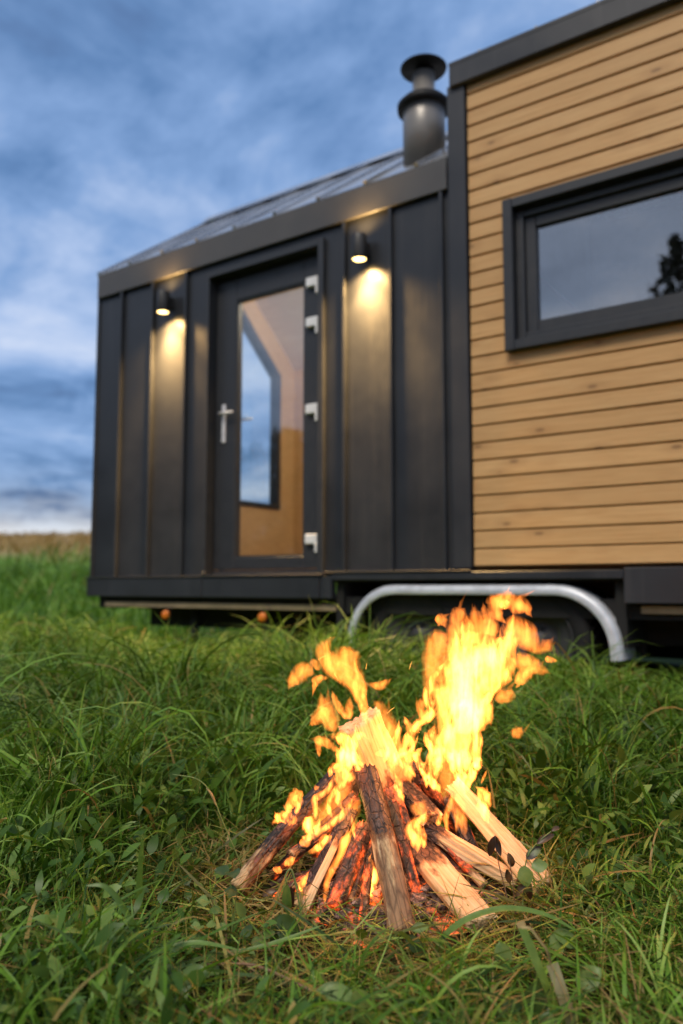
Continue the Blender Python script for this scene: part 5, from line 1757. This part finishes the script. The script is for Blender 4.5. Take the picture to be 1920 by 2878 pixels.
def single(name, mb, mat, label, cat):
    return tag(mb.build(name, mat, None, mb.v[0]), label, cat)


single('twig', MB().tube(smooth_line([(-0.118, -0.50, 0.010), (-0.135, -0.495, 0.020), (-0.195, -0.477, 0.040), (-0.235, -0.457, 0.046), (-0.269, -0.440, 0.043), (-0.326, -0.417, 0.032)], 24),
                         [0.0030 - 0.0012 * i / 24 for i in range(25)], 8), TWIG, 'brown bare twig arching over the grass in the left foreground', 'twig')
flat = lambda t: 1.0
t = thing('cut_stalk', fire_at(0.232, -0.546, 0), 'broad flat grey green stalk leaning left, cut off at its brown tip', 'stalk')
strap([(0.232, -0.546, 0.0), (0.201, -0.546, 0.077), (0.177, -0.526, 0.137)], 0.0130, flat).build('stalk', BLADEL, t)
strap([(0.1775, -0.5265, 0.1362), (0.1762, -0.5255, 0.1395), (0.1748, -0.5245, 0.143)], 0.0135, flat).build('cut_tip', STEMT, t)
t = thing('cut_stalk', fire_at(0.246, -0.554, 0), 'second cut stalk, shorter and blurred, with a tan straw bent from its tip', 'stalk')
strap([(0.246, -0.556, 0.0), (0.230, -0.556, 0.050), (0.219, -0.540, 0.088)], 0.0190, flat).build('stalk', STALKM, t)
strap([(0.217, -0.541, 0.088), (0.208, -0.560, 0.115), (0.192, -0.566, 0.137), (0.182, -0.566, 0.150), (0.168, -0.566, 0.152)], 0.0040, flat).build('straw', STEMT, t)
single('long_grass', strap([(0.061, -0.319, 0.0), (0.086, -0.322, 0.040), (0.134, -0.325, 0.072), (0.197, -0.328, 0.087), (0.262, -0.339, 0.080), (0.315, -0.349, 0.055)], 0.0125, None, lean(0, -0.5, 0.85)),
       BLADEL, 'wide light blade arching over the tip of the wide pale log', 'grass')
single('long_grass', strap([(-0.492, -0.20, 0.0), (-0.495, -0.20, 0.086), (-0.491, -0.20, 0.172)], 0.0125),
       BLADE, 'upright wide green blade in the left middle of the foreground', 'grass')
single('long_grass', strap([(-0.412, -0.385, 0.0), (-0.424, -0.385, 0.022), (-0.478, -0.385, 0.112), (-0.510, -0.385, 0.145), (-0.542, -0.385, 0.147)], 0.0105),
       BLADE, 'dark arched blade bending to the left in the left foreground', 'grass')
single('long_grass', strap([(-0.405, -0.385, 0.0), (-0.345, -0.385, 0.026), (-0.260, -0.385, 0.041), (-0.199, -0.385, 0.058), (-0.132, -0.385, 0.082)], 0.0085, None, lean(0, -0.6, 0.8)),
       BLADEL, 'long bright blade lying slantwise before the clover leaves', 'grass')
single('long_grass', strap([(-0.455, -0.455, 0.0), (-0.43, -0.452, 0.05), (-0.35, -0.448, 0.079), (-0.27, -0.446, 0.068)], 0.0095, None, lean(0, -0.6, 0.8)),
       BLADEL, 'grey green blade arched over the clover from the left', 'grass')
t = thing('tall_grass', fire_at(-0.317, 0.042, 0), 'tall bending green grass stem with a node left of the fire', 'grass')
MB().tube(smooth_line([(-0.305, 0.042, 0.0), (-0.317, 0.042, 0.02), (-0.341, 0.042, 0.07), (-0.371, 0.042, 0.135), (-0.396, 0.042, 0.194), (-0.430, 0.042, 0.226), (-0.485, 0.042, 0.236)], 24), [0.0021 - 0.0011 * i / 24 for i in range(25)], 7).build('stem', STEM, t)
MB().tube(smooth_line([(-0.384, 0.042, 0.165), (-0.396, 0.042, 0.192), (-0.408, 0.042, 0.206)], 8), [0.0012, 0.0022, 0.0030, 0.0034, 0.0034, 0.0030, 0.0025, 0.0018, 0.001], 7).build('node', STEMT, t)
single('dry_stalk', MB().tube(smooth_line([(-0.354, 0.77, 0), (-0.332, 0.77, 0.12), (-0.312, 0.77, 0.24)], 12), 0.0017, 6), STEMT, 'straight yellow straw standing behind the left flames', 'dry stalk')
single('dry_stalk', MB().tube(smooth_line([(-0.318, 0.687, 0), (-0.276, 0.687, 0.085), (-0.222, 0.687, 0.155)], 12), 0.0019, 6), STEMT, 'brown stalk leaning right behind the left flames', 'dry stalk')

# --------------------------------------------------------------------------
# the wood behind the camera: seen only as a reflection in the panes
# --------------------------------------------------------------------------
PINE = m_plain('pine_needles', (0.07, 0.066, 0.042), 0.8, var=0.4, scale=3)
TRUNK = m_bark('pine_bark', (0.10, 0.06, 0.035), (0.20, 0.13, 0.08))


def crown_mesh(spots, n_each, leaf, mat, name, parent=None, origin=None):
    mb = MB()
    rt = random.Random(len(spots))
    for (c, s) in spots:
        for _ in range(n_each):
            p = Vector((rt.gauss(0, 1), rt.gauss(0, 1), rt.gauss(0, 1))).normalized() * (rt.random() ** 0.4)
            q = Vector(c) + Vector((p.x * s[0], p.y * s[1], p.z * s[2]))
            a = Vector((rt.gauss(0, 1), rt.gauss(0, 1), rt.gauss(0, 1))).normalized() * leaf
            b = a.cross(Vector((rt.gauss(0, 1), rt.gauss(0, 1), rt.gauss(0, 1)))).normalized() * leaf * 0.55
            mb.add([q - a, q + b, q + a, q - b], [(0, 1, 2, 3)])
    return mb.build(name, mat, parent, origin)


rt = random.Random(21)
spots, trunks = [], MB()
for k in range(70):
    az = rad(-72 + 104 * k / 69 + rt.uniform(-0.8, 0.8))          # fan behind the camera
    D = rt.uniform(44, 58)
    x, y = D * math.sin(az) * 1.0 - 2.0, -D * math.cos(az)
    h = rt.uniform(9.6, 12.0)
    for j in range(6):
        f_ = j / 5
        w = 2.7 * (1 - 0.6 * f_)
        spots.append(((x + rt.uniform(-0.3, 0.3), y, 0.6 + (h - 1.5) * f_), (w, w, 1.5)))
crown_mesh(spots, 80, 0.6, PINE, 'far_woods')
tag(bpy.data.objects['far_woods'], 'dark far line of trees mirrored low in the door glass', 'woods', kind='stuff')
tx, ty = -5.5, -20.2
tree = thing('tree', (tx, ty, 0), 'tall dark tree mirrored at the right of the wide window', 'tree')
MB().tube([(tx, ty, -0.2), (tx + 0.1, ty, 4), (tx + 0.05, ty, 11.8)], [0.24, 0.16, 0.03], 10).build('trunk', TRUNK, tree)
sp = []
for j in range(16):
    f_ = j / 15
    w = 2.5 * (1 - f_) ** 0.7 + 0.3
    for q in range(3):
        a = rt.uniform(0, 6.28)
        sp.append(((tx + w * 0.6 * math.cos(a), ty + w * 0.6 * math.sin(a), 1.8 + 10.4 * f_), (w * 0.6, w * 0.6, 0.5)))
crown_mesh(sp, 30, 0.20, PINE, 'crown', tree)

# --------------------------------------------------------------------------
# sky, sun, camera
# --------------------------------------------------------------------------
SUN_EL, SUN_AZ = rad(52), rad(172)       # azimuth clockwise from +Y: high behind the camera
world = bpy.data.worlds.new('World')
scene.world = world
world.use_nodes = True
t = NT('World', world)
sky = t.n('TexSky', sky_type='NISHITA')
sky.sun_disc = False
sky.sun_elevation = SUN_EL
sky.sun_rotation = SUN_AZ
sky.air_density = 1.2
sky.dust_density = 1.0
gen = t.coord('Generated')
sep = t.n('SeparateXYZ')
t.set(sep.inputs[0], gen)
zz = t.math('ADD', t.math('MAXIMUM', sep.outputs[2], 0.0), 0.16)
pl = t.n('CombineXYZ')
t.set(pl.inputs[0], t.math('DIVIDE', sep.outputs[0], zz))
t.set(pl.inputs[1], t.math('DIVIDE', sep.outputs[1], zz))
P = t.mapping(pl.outputs[0], (1, 1, 1), (2.3, -1.1, 0.0), (0, 0, 0.5))
n1 = t.noise(P, 0.8, 6, 0.58, 0.3)
n2 = t.noise(P, 2.4, 6, 0.62, 0.5)
cl = t.math('ADD', t.math('MULTIPLY', n1, 0.70), t.math('MULTIPLY', n2, 0.30))
cloud = t.ramp(cl, [(0.40, (0.70, 1.40, 3.2)), (0.46, (1.25, 2.55, 5.2)), (0.52, (2.4, 4.0, 7.2)), (0.585, (4.7, 6.1, 9.0)), (0.66, (7.6, 8.4, 10.2))])
low = t.mrange(sep.outputs[2], 0.0, 0.16, 1.0, 0.0, True)
rim = t.mrange(sep.outputs[2], 0.055, 0.095, 1.0, 0.0, True)
cloud = t.mix(t.math('MULTIPLY', rim, 0.9), cloud, (9.6, 9.4, 9.4))
cloud = t.mix(t.math('MULTIPLY', low, t.mrange(n2, 0.40, 0.56, 0.0, 0.85, True)), cloud, (7.4, 7.9, 8.8))
sd = Vector((math.sin(SUN_AZ) * math.cos(SUN_EL), math.cos(SUN_AZ) * math.cos(SUN_EL), math.sin(SUN_EL)))
dp = t.n('VectorMath', operation='DOT_PRODUCT')
nv = t.n('VectorMath', operation='NORMALIZE')
t.set(nv.inputs[0], gen)
t.set(dp.inputs[0], nv.outputs[0])
dp.inputs[1].default_value = sd
glow = t.math('POWER', t.math('MAXIMUM', dp.outputs['Value'], 0.0), 1.6)
cloud = t.mix(glow, cloud, t.mix(0.55, t.mix(1.0, cloud, (1.7, 1.45, 1.15), 'MULTIPLY'), (6.6, 6.2, 6.2)))
col = t.mix(0.86, sky.outputs[0], cloud)
bg = t.n('Background')
t.set(bg.inputs[0], col)
bg.inputs[1].default_value = 0.067
ow = t.n('OutputWorld')
t.set(ow.inputs[0], bg.outputs[0])

S = bpy.data.lights.new('sun', 'SUN')
S.energy = 1.5
S.angle = rad(22)
S.color = (1.0, 0.90, 0.76)
so = bpy.data.objects.new('sun', S)
COL.objects.link(so)
so.rotation_euler = sd.to_track_quat('Z', 'Y').to_euler()

cam = bpy.data.cameras.new('camera')
co_ = bpy.data.objects.new('camera', cam)
COL.objects.link(co_)
co_.location = (0, 0, EYE)
co_.rotation_euler = (math.pi / 2 + PITCH, 0, YAW)
cam.sensor_fit = 'VERTICAL'
cam.sensor_height = 36.0
cam.lens = 27.94
cam.clip_start = 0.02
cam.clip_end = 2000
cam.dof.use_dof = True
cam.dof.focus_distance = 1.66
cam.dof.aperture_fstop = 2.1
scene.camera = co_

scene.view_settings.view_transform = 'Standard'
scene.view_settings.look = 'None'
scene.view_settings.exposure = 0.6
scene.view_settings.gamma = 1.0
scene.view_settings.use_curve_mapping = False
scene.render.engine = 'CYCLES'
c = scene.cycles
c.use_denoising = True
c.max_bounces = 8
c.diffuse_bounces = 3
c.glossy_bounces = 4
c.transmission_bounces = 4
c.transparent_max_bounces = 24
c.volume_bounces = 0
c.sample_clamp_indirect = 6.0
c.caustics_reflective = False
c.caustics_refractive = False
